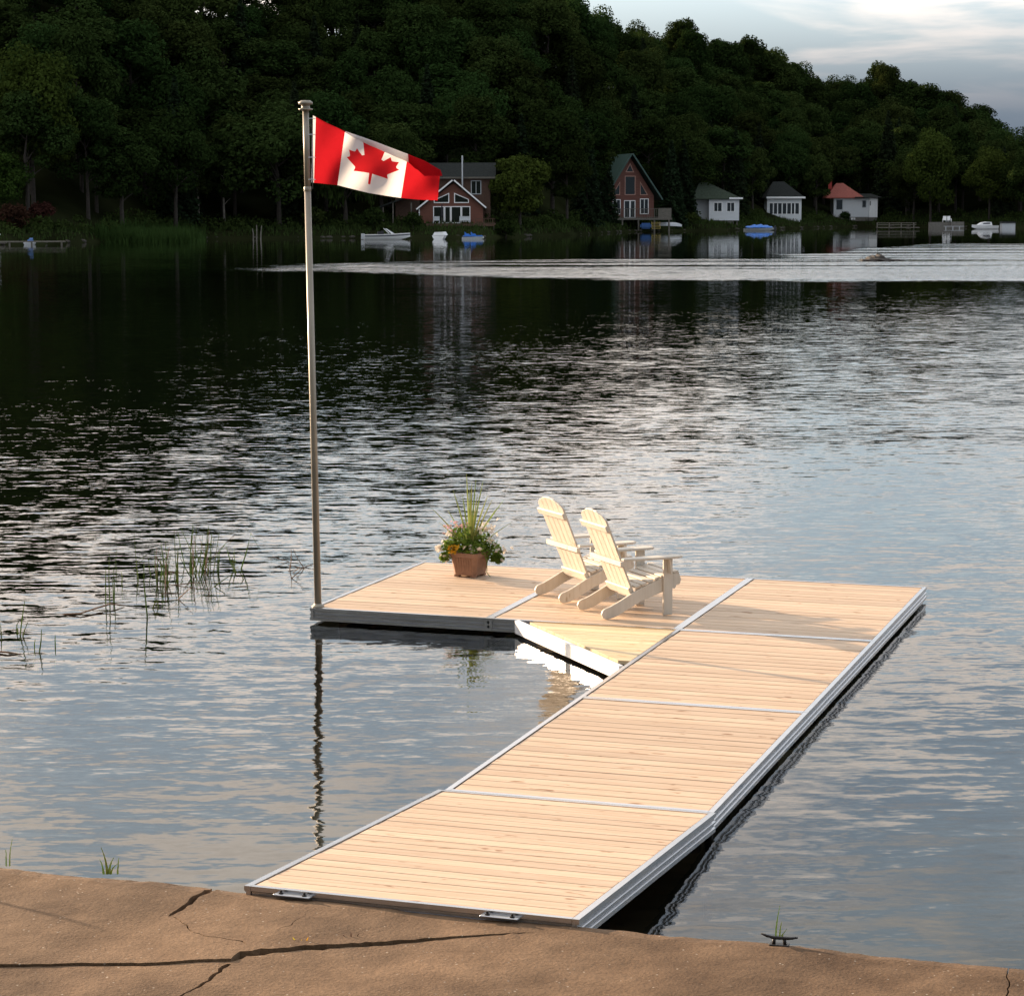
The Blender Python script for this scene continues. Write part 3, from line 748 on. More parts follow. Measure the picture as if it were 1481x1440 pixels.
# ------------------------------------------------------------------ potted flowers
def planter():
    p = onz(680, 832, DECK); t = empty('flower_planter', (p.x, p.y, DECK), R(-28)); t.scale = (1.07, 1.07, 1.03)
    prop(t, 'square brown pot of trailing flowers with tall spiky leaves on the deck', 'planter')
    b = MB(); H = .25; prof = [(.118, 0.018), (.122, .03), (.150, H-.045), (.160, H-.043), (.163, H), (.146, H), (.140, H-.05)]
    k = len(prof)
    def ring(r, z):
        c = .78
        return [(r*x, r*y, z) for x, y in ((1, -c), (1, c), (c, 1), (-c, 1), (-1, c), (-1, -c), (-c, -1), (c, -1))]
    v = []; f = []
    for r, z in prof: v += ring(r, z)
    for i in range(k-1):
        for j in range(8): f.append((i*8+j, i*8+(j+1) % 8, (i+1)*8+(j+1) % 8, (i+1)*8+j))
    f.append(tuple(range(8))[::-1]); b.add(v, f)
    b.obj('pot', M['pot'], t)
    bm_ = MB()
    for s in range(4):
        A = Matrix.Rotation(s*math.pi/2, 4, 'Z')
        for x in np.linspace(-.085, .085, 7):
            bm_.prism([(-.118-.004, .03), (-.150-.006, H-.05), (-.150+.01, H-.05), (-.118+.012, .03)], float(x)-.005, float(x)+.005, 'y', A)
    bm_.obj('pot_ribs', M['pot'], t)
    for sx in (-1, 1):
        for sy in (-1, 1):
            MB().box(sx*.09-.025, sx*.09+.025, sy*.09-.025, sy*.09+.025, 0, .022).obj('pot_foot', M['pot'], t)
    v = ring(.142, H-.04); link('soil', me('soil', v, [tuple(range(8))], M['soil']), t)
    # tall spike leaves
    spikes = [(-.03, 1.09, -.05), (.06, 1.02, .15), (.02, 1.0, .02), (-.16, .93, -.1), (.13, 1.0, .1), (.22, .82, 0), (.33, .80, .1), (-.38, .74, 0), (-.22, .70, .1), (.26, .74, -.1), (.42, .58, .1), (.08, .9, -.2), (-.08, .85, .25), (.0, .95, .1), (.18, .9, -.25), (-.3, .62, -.2)]
    for dx, h, dy in spikes:
        b = MB(); n = 7; pts = []
        inv = Matrix.Rotation(R(28), 3, 'Z')
        d = inv @ Vector((dx, dy, 0)); s = d.cross(Vector((0, 0, 1))); s = (inv @ Vector((1, .3, 0))).normalized()
        for i in range(n+1):
            q = i/n; c = Vector((0, 0, H - .04)) + d*(q**1.25) + Vector((0, 0, (h-H)*q)); w = .0135*(1-q)**.7 + .0012
            pts += [c - s*w, c + Vector((0, .003, 0)), c + s*w]
        b.add(pts, [(i*3+j, i*3+j+1, i*3+j+4, i*3+j+3) for i in range(n) for j in (0, 1)]); b.obj('spike_leaf', M['spike'], t)
    # leafy mound and trailing shoots
    def leaves(name, mat, centres, n, size):
        V = []; Fc = []
        for _ in range(n):
            c, r = random.choice(centres)
            d = Vector((random.gauss(0, 1), random.gauss(0, 1), random.gauss(0, 1))).normalized()*random.random()**.4
            p_ = Vector(c) + Vector((d.x*r[0], d.y*r[1], d.z*r[2]))
            a = Vector((random.gauss(0, 1), random.gauss(0, 1), random.gauss(0, .7))).normalized(); bb = a.cross(Vector((random.gauss(0, 1), random.gauss(0, 1), random.gauss(0, 1)))).normalized()
            s = size*random.uniform(.6, 1.3); o = len(V)
            V += [p_ - a*s, p_ + bb*s*.45 - a*s*.1, p_ + a*s, p_ - bb*s*.45 - a*s*.1]; Fc.append((o, o+1, o+2, o+3))
        o = link(name, me(name, V, Fc, M[mat]), t); o['kind'] = 'stuff'; return o
    inv = Matrix.Rotation(R(28), 3, 'Z')
    def c(x, y, z): return inv @ Vector((x, y, z))
    leaves('foliage', 'flowerleaf', [(c(-.10, -.05, .38), (.13, .12, .13)), (c(.10, 0, .36), (.15, .13, .11)), (c(0, -.1, .30), (.20, .10, .08)), (c(.22, -.02, .27), (.10, .1, .10)), (c(-.2, -.05, .30), (.08, .1, .10)), (c(.0, .1, .38), (.2, .1, .12)), (c(.27, -.03, .18), (.07, .06, .05)), (c(-.24, -.05, .20), (.06, .05, .05))], 1500, .026)
    leaves('yellow_foliage', 'yellowleaf', [(c(-.17, -.13, .30), (.06, .04, .05))], 34, .030)
    for sx, pts in enumerate((((.14, -.1, .24), (.17, -.13, .16), (.165, -.13, .05), (.20, -.13, .008)), ((-.18, -.1, .26), (-.25, -.12, .20), (-.27, -.12, .15)))):
        b = MB(); b.tube([c(*q) for q in pts], .004, 5); b.obj('trailing_stem', M['flowerleaf'], t)
    # blossoms
    def blossom(mat, r):
        V = []; Fc = []
        for k in range(6):
            a0 = k*math.pi/3; o = len(V)
            for da, rr, z in ((0, 0, 0), (-.45, .7, .25), (0, 1, .1), (.45, .7, .25)): V.append((math.cos(a0+da)*rr*r, math.sin(a0+da)*rr*r, z*r))
            Fc.append((o, o+1, o+2, o+3))
        for k in range(4):
            a0 = k*math.pi/2 + .4; o = len(V)
            for da, rr, z in ((0, 0, .05), (-.6, .5, .5), (0, .6, .7), (.6, .5, .5)): V.append((math.cos(a0+da)*rr*r, math.sin(a0+da)*rr*r, z*r))
            Fc.append((o, o+1, o+2, o+3))
        return me('blossom', V, Fc, M[mat])
    wm, pm = blossom('petal_white', .026), blossom('petal_pink', .022)
    zones = [((-.30, -.06, .30), (.05, .06, .05), 14, wm), ((-.25, -.07, .22), (.05, .05, .06), 10, wm), ((-.18, 0, .50), (.08, .08, .05), 14, pm), ((-.06, .03, .52), (.06, .06, .04), 8, pm), ((.17, 0, .48), (.10, .08, .05), 26, wm), ((.20, -.04, .36), (.08, .1, .06), 12, wm), ((.28, -.03, .25), (.07, .08, .07), 22, wm), ((-.20, -.08, .42), (.05, .05, .04), 8, wm), ((.02, -.16, .28), (.10, .03, .06), 7, wm)]
    for cc, rr, n, mm in zones:
        for _ in range(n):
            q = c(*[a + random.gauss(0, .6)*b for a, b in zip(cc, rr)])
            link('blossom', mm, t, q, (random.uniform(-1.1, 1.1), random.uniform(-.9, .9), random.uniform(0, 6)), (random.uniform(.7, 1.2),)*3)
planter()

# ------------------------------------------------------------------ cleat, weeds on the concrete
def cleat():
    p = onz(1127, 1367, CZ); t = empty('boat_cleat', (p.x, p.y, CZ), math.atan2(ed.y, ed.x) + R(4)); prop(t, 'small black iron mooring cleat on the edge of the concrete', 'cleat')
    b = MB(); b.box(-.05, .05, -.022, .022, 0, .010); link('base_plate', bevel_mesh(b.mesh('base_plate', M['iron']), .003), t)
    for x in (-.025, .025): MB().tube([(x*1.15, 0, .005), (x, 0, .038)], [.010, .008], 8).obj('stem', M['iron'], t, True)
    MB().tube([(-.092, 0, .056), (-.06, 0, .046), (-.03, 0, .040), (.03, 0, .040), (.06, 0, .042), (.092, 0, .048)], [.004, .007, .009, .009, .007, .004], 8).obj('horn', M['iron'], t, True)
cleat()
def sprout(px, py, z, label, blades, mat='reed', name='weed_sprout'):
    p = onz(px, py, z); t = empty(name, p); prop(t, label, 'weed')
    for (dx, h, lean, w) in blades:
        b = MB(); n = 4; pts = []
        for i in range(n+1):
            q = i/n; c = Vector((dx + lean*q*q, random.uniform(-.01, .01)*q, h*q)); ww = w*(1-q) + .0012; pts += [c - Vector((ww, 0, 0)), c + Vector((ww, .002, 0))]
        b.add(pts, [(i*2, i*2+1, i*2+3, i*2+2) for i in range(n)]); b.obj('blade', M[mat], t)
sprout(1122, 1356, CZ-.06, 'thin green grass shoot behind the mooring cleat', [(0, .17, .02, .004), (.02, .09, .01, .004), (.03, .05, .03, .005)])
sprout(155, 1264, CZ-.1, 'green weed shoot at the water edge of the left concrete', [(0, .16, -.03, .007), (.01, .10, .03, .008), (-.02, .09, -.02, .006), (.06, .10, .01, .004), (.02, .07, .05, .006)])
sprout(14, 1252, CZ-.1, 'pale grass shoot at the far left concrete edge', [(0, .16, .02, .003), (-.02, .10, .0, .003)])
sprout(432, 1375, CZ-.05, 'yellow leaved weed growing in the concrete crack', [(0, .07, -.03, .010), (.03, .075, .02, .012), (.015, .06, .0, .010), (-.03, .05, -.04, .008)], 'yellowleaf')
sprout(508, 1367, CZ-.05, 'tiny reddish weed growing in the concrete crack', [(0, .07, .0, .006), (.02, .065, .02, .007), (-.02, .06, -.02, .006)], 'redleaf')

# ------------------------------------------------------------------ water reeds
def reed_clump(label, stems):
    """stems: (base px, base py, tip px, tip py, bent tip or None)"""
    b0 = onz(stems[0][0], stems[0][1], 0); t = empty('reed_clump', (b0.x, b0.y, 0)); prop(t, label, 'reeds', 'reeds standing in the water')
    for st in stems:
        bx, by, tx, ty = st[:4]; B = onz(bx, by, 0); T = atY(tx, ty, B.y + random.uniform(-.1, .1)); Bo = B - b0; To = T - b0
        pts = [Bo + (Bo-To)*.15*Vector((0, 0, 1)).z + Vector((0, 0, -.15)), Bo, (Bo+To)/2 + Vector((random.uniform(-.012, .012), 0, 0)), To]
        pts[0] = Bo - (To-Bo).normalized()*.2
        w = st[5] if len(st) > 5 else .006
        rad = [w, w, w*.8, w*.4]
        if len(st) > 4 and st[4]: pts.append(atY(st[4][0], st[4][1], B.y) - b0); rad.append(w*.25); rad[3] = w*.6
        MB().tube(pts, rad, 5).obj('reed_stem', M['dead'] if (len(st) > 6 and st[6]) else M['reed'], t)
def rand_stems(cx, cy, n, rx, ry, h0, h1, lean=6):
    out = []
    for _ in range(n):
        x = cx + random.gauss(0, rx); y = cy + random.gauss(0, ry); h = random.uniform(h0, h1)
        tx, ty = x + random.gauss(0, lean), y - h; bend = None
        if random.random() < .22: bend = (tx + random.choice((-1, 1))*random.uniform(10, 24), ty + random.uniform(8, 24))
        out.append((x, y, tx, ty, bend, random.uniform(.004, .007), random.random() < .18))
    return out
reed_clump('short sparse reeds nearest the left edge of the photo', [(2, 925, 1, 902), (29, 918, 36, 868, None, .007), (26, 915, 24, 905), (33, 920, 40, 900), (50, 938, 51, 924), (57, 943, 60, 910, None, .007), (80, 935, 80, 918), (24, 912, 28, 896)])
reed_clump('row of upright reeds beside the reddish drifting stick', [(153, 873, 153, 822, None, .006), (159, 875, 158, 800, None, .006), (165, 870, 164, 822), (176, 843, 175, 826), (168, 826, 169, 795, None, .004), (164, 858, 163, 835)])
reed_clump('reeds with folded tips left of the dense clump', [(199, 832, 194, 770, None, .004), (200, 838, 197, 812, (214, 801), .005), (218, 832, 215, 806, None, .006), (213, 893, 207, 828, None, .008), (208, 824, 208, 808, (190, 826), .005), (221, 880, 224, 864), (229, 878, 226, 866)])
reed_clump('dense tangle of green reeds in the middle of the patch', rand_stems(238, 838, 20, 8, 7, 20, 55, 4) + rand_stems(285, 826, 28, 10, 6, 18, 62, 8) + [(255, 826, 252, 766, None, .005), (282, 816, 262, 764, None, .005), (282, 812, 284, 762, None, .005), (294, 822, 302, 760, None, .006), (256, 838, 256, 792, None, .008)])
reed_clump('bent dead reeds on the near side of the tangle', [(240, 824, 262, 852, None, .006, 1), (258, 866, 278, 848, None, .006, 1), (262, 858, 318, 858, None, .004, 1), (296, 818, 340, 772, (330, 790), .004, 1), (262, 828, 325, 832, None, .005, 1), (250, 846, 290, 842, None, .006, 1)])
reed_clump('folded reeds on the right side of the patch', [(338, 824, 326, 786, (308, 812), .007), (341, 828, 336, 806, None, .008), (349, 822, 363, 771, (374, 792), .008), (316, 825, 317, 794, None, .008), (314, 824, 315, 800), (352, 838, 345, 826), (310, 848, 336, 830, None, .006), (340, 812, 339, 792, (330, 797), .005), (345, 848, 372, 846, (378, 844), .004, 1)])
reed_clump('tall reeds in the water just outside the left edge, shading the concrete', [(-560 + random.uniform(-60, 60), 1160 + random.uniform(-40, 60), -600 + random.uniform(-70, 70), 960 + random.uniform(-50, 60), None, random.uniform(.012, .025)) for _ in range(9)])
reed_clump('small bent dead reed clump just left of the flagpole', [(419, 824, 421, 794, None, .006, 1), (440, 822, 424, 794, None, .005, 1), (422, 836, 442, 816, None, .005, 1), (418, 812, 432, 816, (436, 822), .004, 1), (441, 820, 472, 808, None, .005, 1), (424, 828, 434, 818, None, .004, 1), (441, 822, 470, 828, None, .004, 1)])
def stick(name, label, pts, r, mat='dead'):
    P = [onz(x, y, z) for x, y, z in pts]; o = P[0]
    ob = MB().tube([p - o for p in P], [r*1.1] + [r]*(len(P)-2) + [r*.5], 6).obj(name, M[mat], None, loc=o); prop(ob, label, 'stick')
stick('drift_stick', 'reddish brown drift stick floating by the upright reeds', [(92, 888, .0), (116, 887, .02), (140, 879, .03), (160, 873, .04), (180, 875, .01)], .008)
stick('drift_stick', 'thin dark twig floating near the left edge of the photo', [(-5, 942, .01), (12, 943, .015), (30, 946, .0)], .008)

# ------------------------------------------------------------------ far shore: houses
def part_box(name, par, mat, *b):
    return MB().box(*b).obj(name, M[mat], par)
def window(par, x0, x1, z0, z1, y, mats=('white', 'glass'), mull=(), pts=None, fw=.12):
    """framed window on a wall whose outer face is at y (looking towards -y)"""
    if pts is None: pts = [(x0, z0), (x1, z0), (x1, z1), (x0, z1)]
    n = len(pts); c = Vector((sum(p[0] for p in pts)/n, sum(p[1] for p in pts)/n))
    inn = []
    for i in range(n):
        a, b, d = Vector(pts[i-1]), Vector(pts[i]), Vector(pts[(i+1) % n])
        e1, e2 = (b-a).normalized(), (d-b).normalized(); n1, n2 = Vector((-e1.y, e1.x)), Vector((-e2.y, e2.x))
        bis = (n1+n2); bis = bis/ max(.25, bis.dot(n1)); inn.append(b + bis*fw)
    V = [(p[0], y-.06, p[1]) for p in pts] + [(p[0], y-.06, p[1]) for p in inn] + [(p[0], y+.03, p[1]) for p in pts] + [(p[0], y-.0, p[1]) for p in inn]
    Fc = []
    for i in range(n):
        j = (i+1) % n; Fc += [(i, j, n+j, n+i), (i, 2*n+i, 2*n+j, j), (n+i, n+j, 3*n+j, 3*n+i)]
    b = MB(); b.add(V, Fc)
    for m_ in mull: b.box(m_-.05, m_+.05, y-.055, y-.012, pts[0][1]+.02, max(p[1] for p in pts)-.05)
    w = b.obj('window', M[mats[0]], par)
    link('pane', me('pane', [(p[0], y-.012, p[1]) for p in inn], [tuple(range(n))], M[mats[1]]), w)
    return w
class House:
    def __init__(s, name, label, px0, pyb, Y, rz=0.0):
        s.o = atY(px0, pyb, Y); s.s = Y/F_PX*1.008; s.px0, s.pyb = px0, pyb
        s.r = empty(name, s.o, rz); prop(s.r, label, 'house')
    def x(s, px): return (px - s.px0)*s.s
    def z(s, py): return (s.pyb - py)*s.s
    def P(s, *pts): return [(s.x(a), s.z(b)) for a, b in pts]
    def box(s, name, mat, x0, x1, y0, y1, top, bot, par=None): return part_box(name, par or s.r, mat, s.x(x0), s.x(x1), y0, y1, s.z(bot), s.z(top))
    def prism(s, name, mat, pts, y0, y1, par=None):
        b = MB(); b.prism(s.P(*pts), y0, y1, 'y'); return b.obj(name, M[mat], par or s.r)
    def win(s, x0, x1, top, bot, y=0, **k): return window(s.r, s.x(x0), s.x(x1), s.z(bot), s.z(top), y, mull=[s.x(m) for m in k.pop('mull', [])], **k)
    def winp(s, pts, y=0, **k): return window(s.r, 0, 0, 0, 0, y, pts=s.P(*pts), **k)
    def slab(s, name, mat, a, b, th, y0, y1):
        """roof slab between two points of its section"""
        (x0, z0), (x1, z1) = s.P(a, b); d = Vector((x1-x0, z1-z0)).normalized(); n = Vector((-d.y, d.x))
        if n.y < 0: n = -n
        b_ = MB(); b_.prism([(x0, z0), (x1, z1), (x1+n.x*th, z1+n.y*th), (x0+n.x*th, z0+n.y*th)], y0, y1, 'y'); return b_.obj(name, M[mat], s.r)
    def hip(s, name, mat, x0, x1, y0, y1, eave, rx0, rx1, ry, top):
        z0, z1 = s.z(eave), s.z(top); X0, X1, A, B = s.x(x0), s.x(x1), s.x(rx0), s.x(rx1)
        V = [(X0, y0, z0), (X1, y0, z0), (X1, y1, z0), (X0, y1, z0), (A, ry, z1), (B, ry, z1), (X0, y0, z0-.18), (X1, y0, z0-.18), (X1, y1, z0-.18), (X0, y1, z0-.18)]
        b = MB(); b.add(V, [(0, 1, 5, 4), (1, 2, 5), (2, 3, 4, 5), (3, 0, 4), (0, 6, 7, 1), (1, 7, 8, 2), (2, 8, 9, 3), (3, 9, 6, 0), (6, 9, 8, 7)]); return b.obj(name, M[mat], s.r)
    def railing(s, x0, x1, top, bot, y, n, mat='greywood'):
        b = MB(); X0, X1, zt, zb = s.x(x0), s.x(x1), s.z(top), s.z(bot)
        b.box(X0, X1, y-.05, y+.05, zt-.08, zt); b.box(X0, X1, y-.03, y+.03, zb+.1, zb+.16)
        for i in range(n+1):
            x = X0 + (X1-X0)*i/n; b.box(x-.05 if i % 4 == 0 else x-.02, x+.05 if i % 4 == 0 else x+.02, y-.028, y+.028, zb, zt-.081)
        b.obj('railing', M[mat], s.r)

def red_cottage():
    h = House('cottage', 'red-brown cottage with white trimmed gable windows behind the flag', 656, 323, 330)
    h.prism('wall', 'redwood', [(607, 323), (698, 323), (698, 300), (656, 266), (607, 303)], 0, 5)
    h.slab('roof', 'darkroof', (656, 264), (604, 305), .18, -.7, 5.2); h.slab('roof', 'darkroof', (656, 264), (702, 303), .18, -.7, 5.2)
    for a, b in (((655.6, 263), (604, 304)), ((656.4, 263), (702, 302))): h.slab('bargeboard', 'white', a, b, .2, -.78, -.705)
    h.box('corner_trim', 'white', 606.5, 608, -.05, .0, 302, 323)
    h.winp([(628, 294.5), (650, 294.5), (650, 280), (628, 290)]); h.winp([(657, 294.5), (678, 294.5), (678, 289), (657, 280)])
    h.win(627, 643, 299, 323); h.win(643.2, 652, 299, 323); h.win(652.3, 667, 299, 323); h.win(667.2, 680, 299, 321)
    # taller house body behind
    h.box('rear_wall', 'brownwood', 612, 708, 5.01, 13, 258, 323)
    h.slab('rear_roof', 'darkroof', (605, 259), (716, 259), .2, 4.4, 5.0)
    b = MB(); X0, X1 = h.x(603), h.x(716); b.prism([(4.3, h.z(258)), (9, h.z(236)), (13.8, h.z(258))][::-1], X0, X1, 'x'); b.obj('rear_roof', M['darkroof'], h.r)
    h.box('eave_trim', 'greywood', 603, 716, 4.2, 4.29, 257, 259.5)
    h.win(680, 695, 262, 282, 5.0, mull=[687.5], mats=('greywhite', 'glass'))
    MB().tube([(h.x(668), 3.5, h.z(284)), (h.x(668), 3.5, h.z(227))], .13, 10).obj('chimney_pipe', M['steel'], h.r)
    # porch on the left
    h.slab('porch_roof', 'darkroof', (550, 301), (606, 281), .2, -.5, 4.5)
    h.box('porch_wall', 'brownwood', 572, 606.4, 3, 4.4, 288, 323)
    for x in (556, 570, 596): h.box('porch_post', 'greywood', x-.8, x+.8, -.2, .0, 300 if x < 560 else 294, 323)
    # front deck
    h.box('front_deck', 'brownwood', 618, 716, -3.2, -.02, 323.5, 327)
    for x in (620, 640, 660, 680, 700, 714): h.box('deck_post', 'greywood', x-1, x+1, -3.1, -2.9, 327.1, 336)
    h.railing(688, 715, 316, 323.4, -3.1, 9, 'brownwood')
    u = empty('parasol', (h.o.x + h.x(640), h.o.y - 1.6, h.o.z)); prop(u, 'folded dark parasol on the red cottage deck', 'parasol')
    MB().tube([(0, 0, 0), (0, 0, 2.9)], .04, 6).obj('pole', M['greywood'], u); MB().lathe([(.04, .9), (.16, 1.1), (.17, 1.9), (.05, 2.75)], 8).obj('canopy', M['darkcloth'], u)
    for px, lab in ((632, 'grey garden chair left of the folded parasol'), (672, 'pale garden bench by the patio door')):
        c = empty('garden_chair', (h.o.x + h.x(px), h.o.y - 1.3, h.o.z)); prop(c, lab, 'chair'); wd = .45 if px < 640 else .75
        MB().box(-wd, wd, -.3, .3, .38, .46).obj('seat', M['greywhite'], c); MB().box(-wd, wd, .3, .36, .46, 1.0).obj('backrest', M['greywhite'], c)
        for sx in (-1, 1):
            for sy in (-.27, .27): MB().box(sx*wd-.04, sx*wd+.04, sy-.03, sy+.03, 0, .38).obj('leg', M['greywhite'], c)
red_cottage()

def a_frame():
    h = House('chalet', 'tall steep-roofed red-brown chalet with green roof and raised deck', 911, 315, 405, R(16))
    h.prism('wall', 'brick', [(876, 315), (947, 315), (947, 284), (911, 230), (876, 284)], 0, 9)
    h.slab('roof', 'greenroof', (911, 226), (866, 296), .25, -1.3, 9.5); h.slab('roof', 'greenroof', (911, 226), (956, 290), .25, -1.3, 9.5)
    t = dict(mats=('trimwood', 'glass'))
    h.winp([(904, 251), (917, 251), (911, 238)], **t); h.win(903, 919, 256, 283, **t); h.winp([(884, 283), (896, 283), (896, 264)], **t); h.winp([(926, 283), (938, 283), (926, 264)], **t)
    h.win(885, 897, 289, 310, mull=[891]); h.win(902, 911, 290.5, 315); h.win(911.2, 919, 290.5, 315); h.win(926, 939, 288, 310, mull=[932.5])
    h.box('deck_floor', 'greywood', 868, 966, -3, -.02, 315.3, 318)
    for x in (870, 892, 916, 940, 962): h.box('deck_post', 'greywood', x-1, x+1, -2.9, -2.65, 318.1, 336)
    h.railing(868, 945, 302, 315.2, -2.95, 30); h.box('privacy_screen', 'greywood', 945.5, 965, -2.98, -2.9, 301.5, 315.2)
    b = MB().box(-1.0, 1.0, -.5, .5, 0, 1.0).mesh('covered_woodpile', M['bluebin']); ob = link('covered_woodpile', bevel_mesh(b, .25, 2), None, atY(934, 331, 401)); prop(ob, 'dark blue covered heap under the chalet deck', 'heap')
    st = empty('wooden_steps', atY(949, 331, 400)); prop(st, 'yellowish wooden steps beside the chalet deck', 'steps')
    for k in range(5): MB().box(-.7, .7, k*.22, k*.22+.25, k*.26, k*.26+.07).obj('tread', M['yellow'], st)
    for sx in (-.72, .72): MB().prism([(0, 0), (.25, 0), (1.2, 1.2), (.95, 1.2)], sx-.03, sx+.03, 'x').obj('stringer', M['yellow'], st)
a_frame()

def cottages():
    h = House('cottage', 'white cottage with two small windows next to the chalet', 1047, 319, 432)
    h.box('wall', 'siding', 1025.5, 1068.5, 0, 4.5, 289, 319); h.win(1032, 1044.5, 293, 307, mull=[1038], fw=.14); h.win(1050.5, 1062.5, 293, 307, mull=[1056.5], fw=.14)
    h.box('side_wall', 'greywhite', 1008, 1025.4, 2, 9, 288, 321)
    h.hip('roof', 'mossroof', 1002, 1073, -.6, 9.5, 288, 1014, 1026, 4.5, 265)
    h.box('fascia', 'white', 1054, 1073.3, -.68, -.605, 286.5, 289)
    h.box('pier', 'concblock', 1048, 1061, .2, 2.0, 319.1, 333); h.box('pier', 'concblock', 1012, 1024, 2.2, 8, 321.1, 333)
    for x in (1044, 1066): h.box('support_post', 'greywood', x-.8, x+.8, .3, .6, 319.1, 333)
    h = House('cottage', 'small white cottage with a wide band of porch windows', 1134, 323, 472)
    h.box('wall', 'siding', 1109.5, 1158.5, 0, 6, 287.5, 323)
    xs = [1112.5, 1118.5, 1124.5, 1131, 1137.5, 1144, 1149, 1155.5]
    for a, b in zip(xs[:-1], xs[1:]): h.win(a, b, 294, 310.5, fw=.10)
    h.hip('roof', 'darkroof', 1106, 1163, -.8, 7, 287, 1120, 1136, 3.2, 264)
    h.box('fascia', 'white', 1108, 1163.2, -.88, -.805, 285.5, 288)
    h.box('foundation', 'concblock', 1110, 1158, .1, 6, 323.1, 331)
    h = House('cottage', 'white cottage with red hip roof farthest right on the shore', 1232, 314, 500)
    h.box('wall', 'siding', 1206, 1256, 0, 6, 287, 314); h.win(1209, 1219, 289, 304, mats=('greywhite', 'glass')); h.win(1246, 1252.5, 290, 301, mats=('greywhite', 'glass'))
    h.box('entry_wall', 'white', 1256.2, 1268, -.4, 5, 287, 314.5); h.win(1256.6, 1258.5, 291, 298, -.4, fw=.05)
    h.hip('roof', 'redroof', 1195, 1249, -.7, 7, 286.5, 1212, 1222, 3.2, 266)
    h.hip('flat_roof', 'darkroof', 1235, 1273, -.9, 6.5, 286, 1242, 1262, 3, 281)
    h.box('foundation', 'concblock', 1204, 1256, .05, 6, 314.1, 328); h.box('entry_foundation', 'concblock', 1256.3, 1267, -.3, 5, 314.6, 327)
    h.box('basement_vent', 'white', 1230, 1237, -.02, .04, 315, 318); h.box('chimney', 'red', 1201, 1206, 3.4, 4.2, 258, 275)
    for k in range(5): h.box('step', 'concblock', 1192 + k*2.5, 1206, -1.6 + k*.25, -1.36 + k*.25, 325 - k*3.2, 328.5)
cottages()

# ------------------------------------------------------------------ boats and shore things
def hull(par, l, w, hgt, mat, stripe=None, n=14, name='hull'):
    """bow at +x"""
    V = []; k = 7
    for i in range(n+1):
        t = i/n; x = -l/2 + l*t; ww = w/2*(1 - max(0, (t-.45)/.55)**2.2) + .01; sh = hgt*(.86 + .22*t**2); kl = hgt*.55*max(0, (t-.6)/.4)**2
        for j in range(k):
            a = -1 + 2*j/(k-1); yy = ww*math.copysign(abs(a)**.6, a) if a else 0; zz = kl*(1) + (sh-kl)*abs(a)**2.2 - .15
            V.append((x, yy, zz))
    F_ = [(i*k+j, (i+1)*k+j, (i+1)*k+j+1, i*k+j+1) for i in range(n) for j in range(k-1)]
    F_ += [tuple(range(k))]
    F_ += [(i*k, i*k+k-1, (i+1)*k+k-1, (i+1)*k) for i in range(n)]
    b = MB(); b.add(V, F_); o = b.obj(name, M[mat], par)
    if stripe:
        V = []
        for i in range(n+1):
            t = i/n; x = -l/2 + l*t; ww = w/2*(1 - max(0, (t-.45)/.55)**2.2) + .03; sh = hgt*(.86 + .22*t**2) - .15
            V += [(x, -ww, sh-.26), (x, -ww, sh-.12)]
        link('stripe', me('stripe', V, [(2*i, 2*i+2, 2*i+3, 2*i+1) for i in range(n)], M[stripe]), o)
    return o
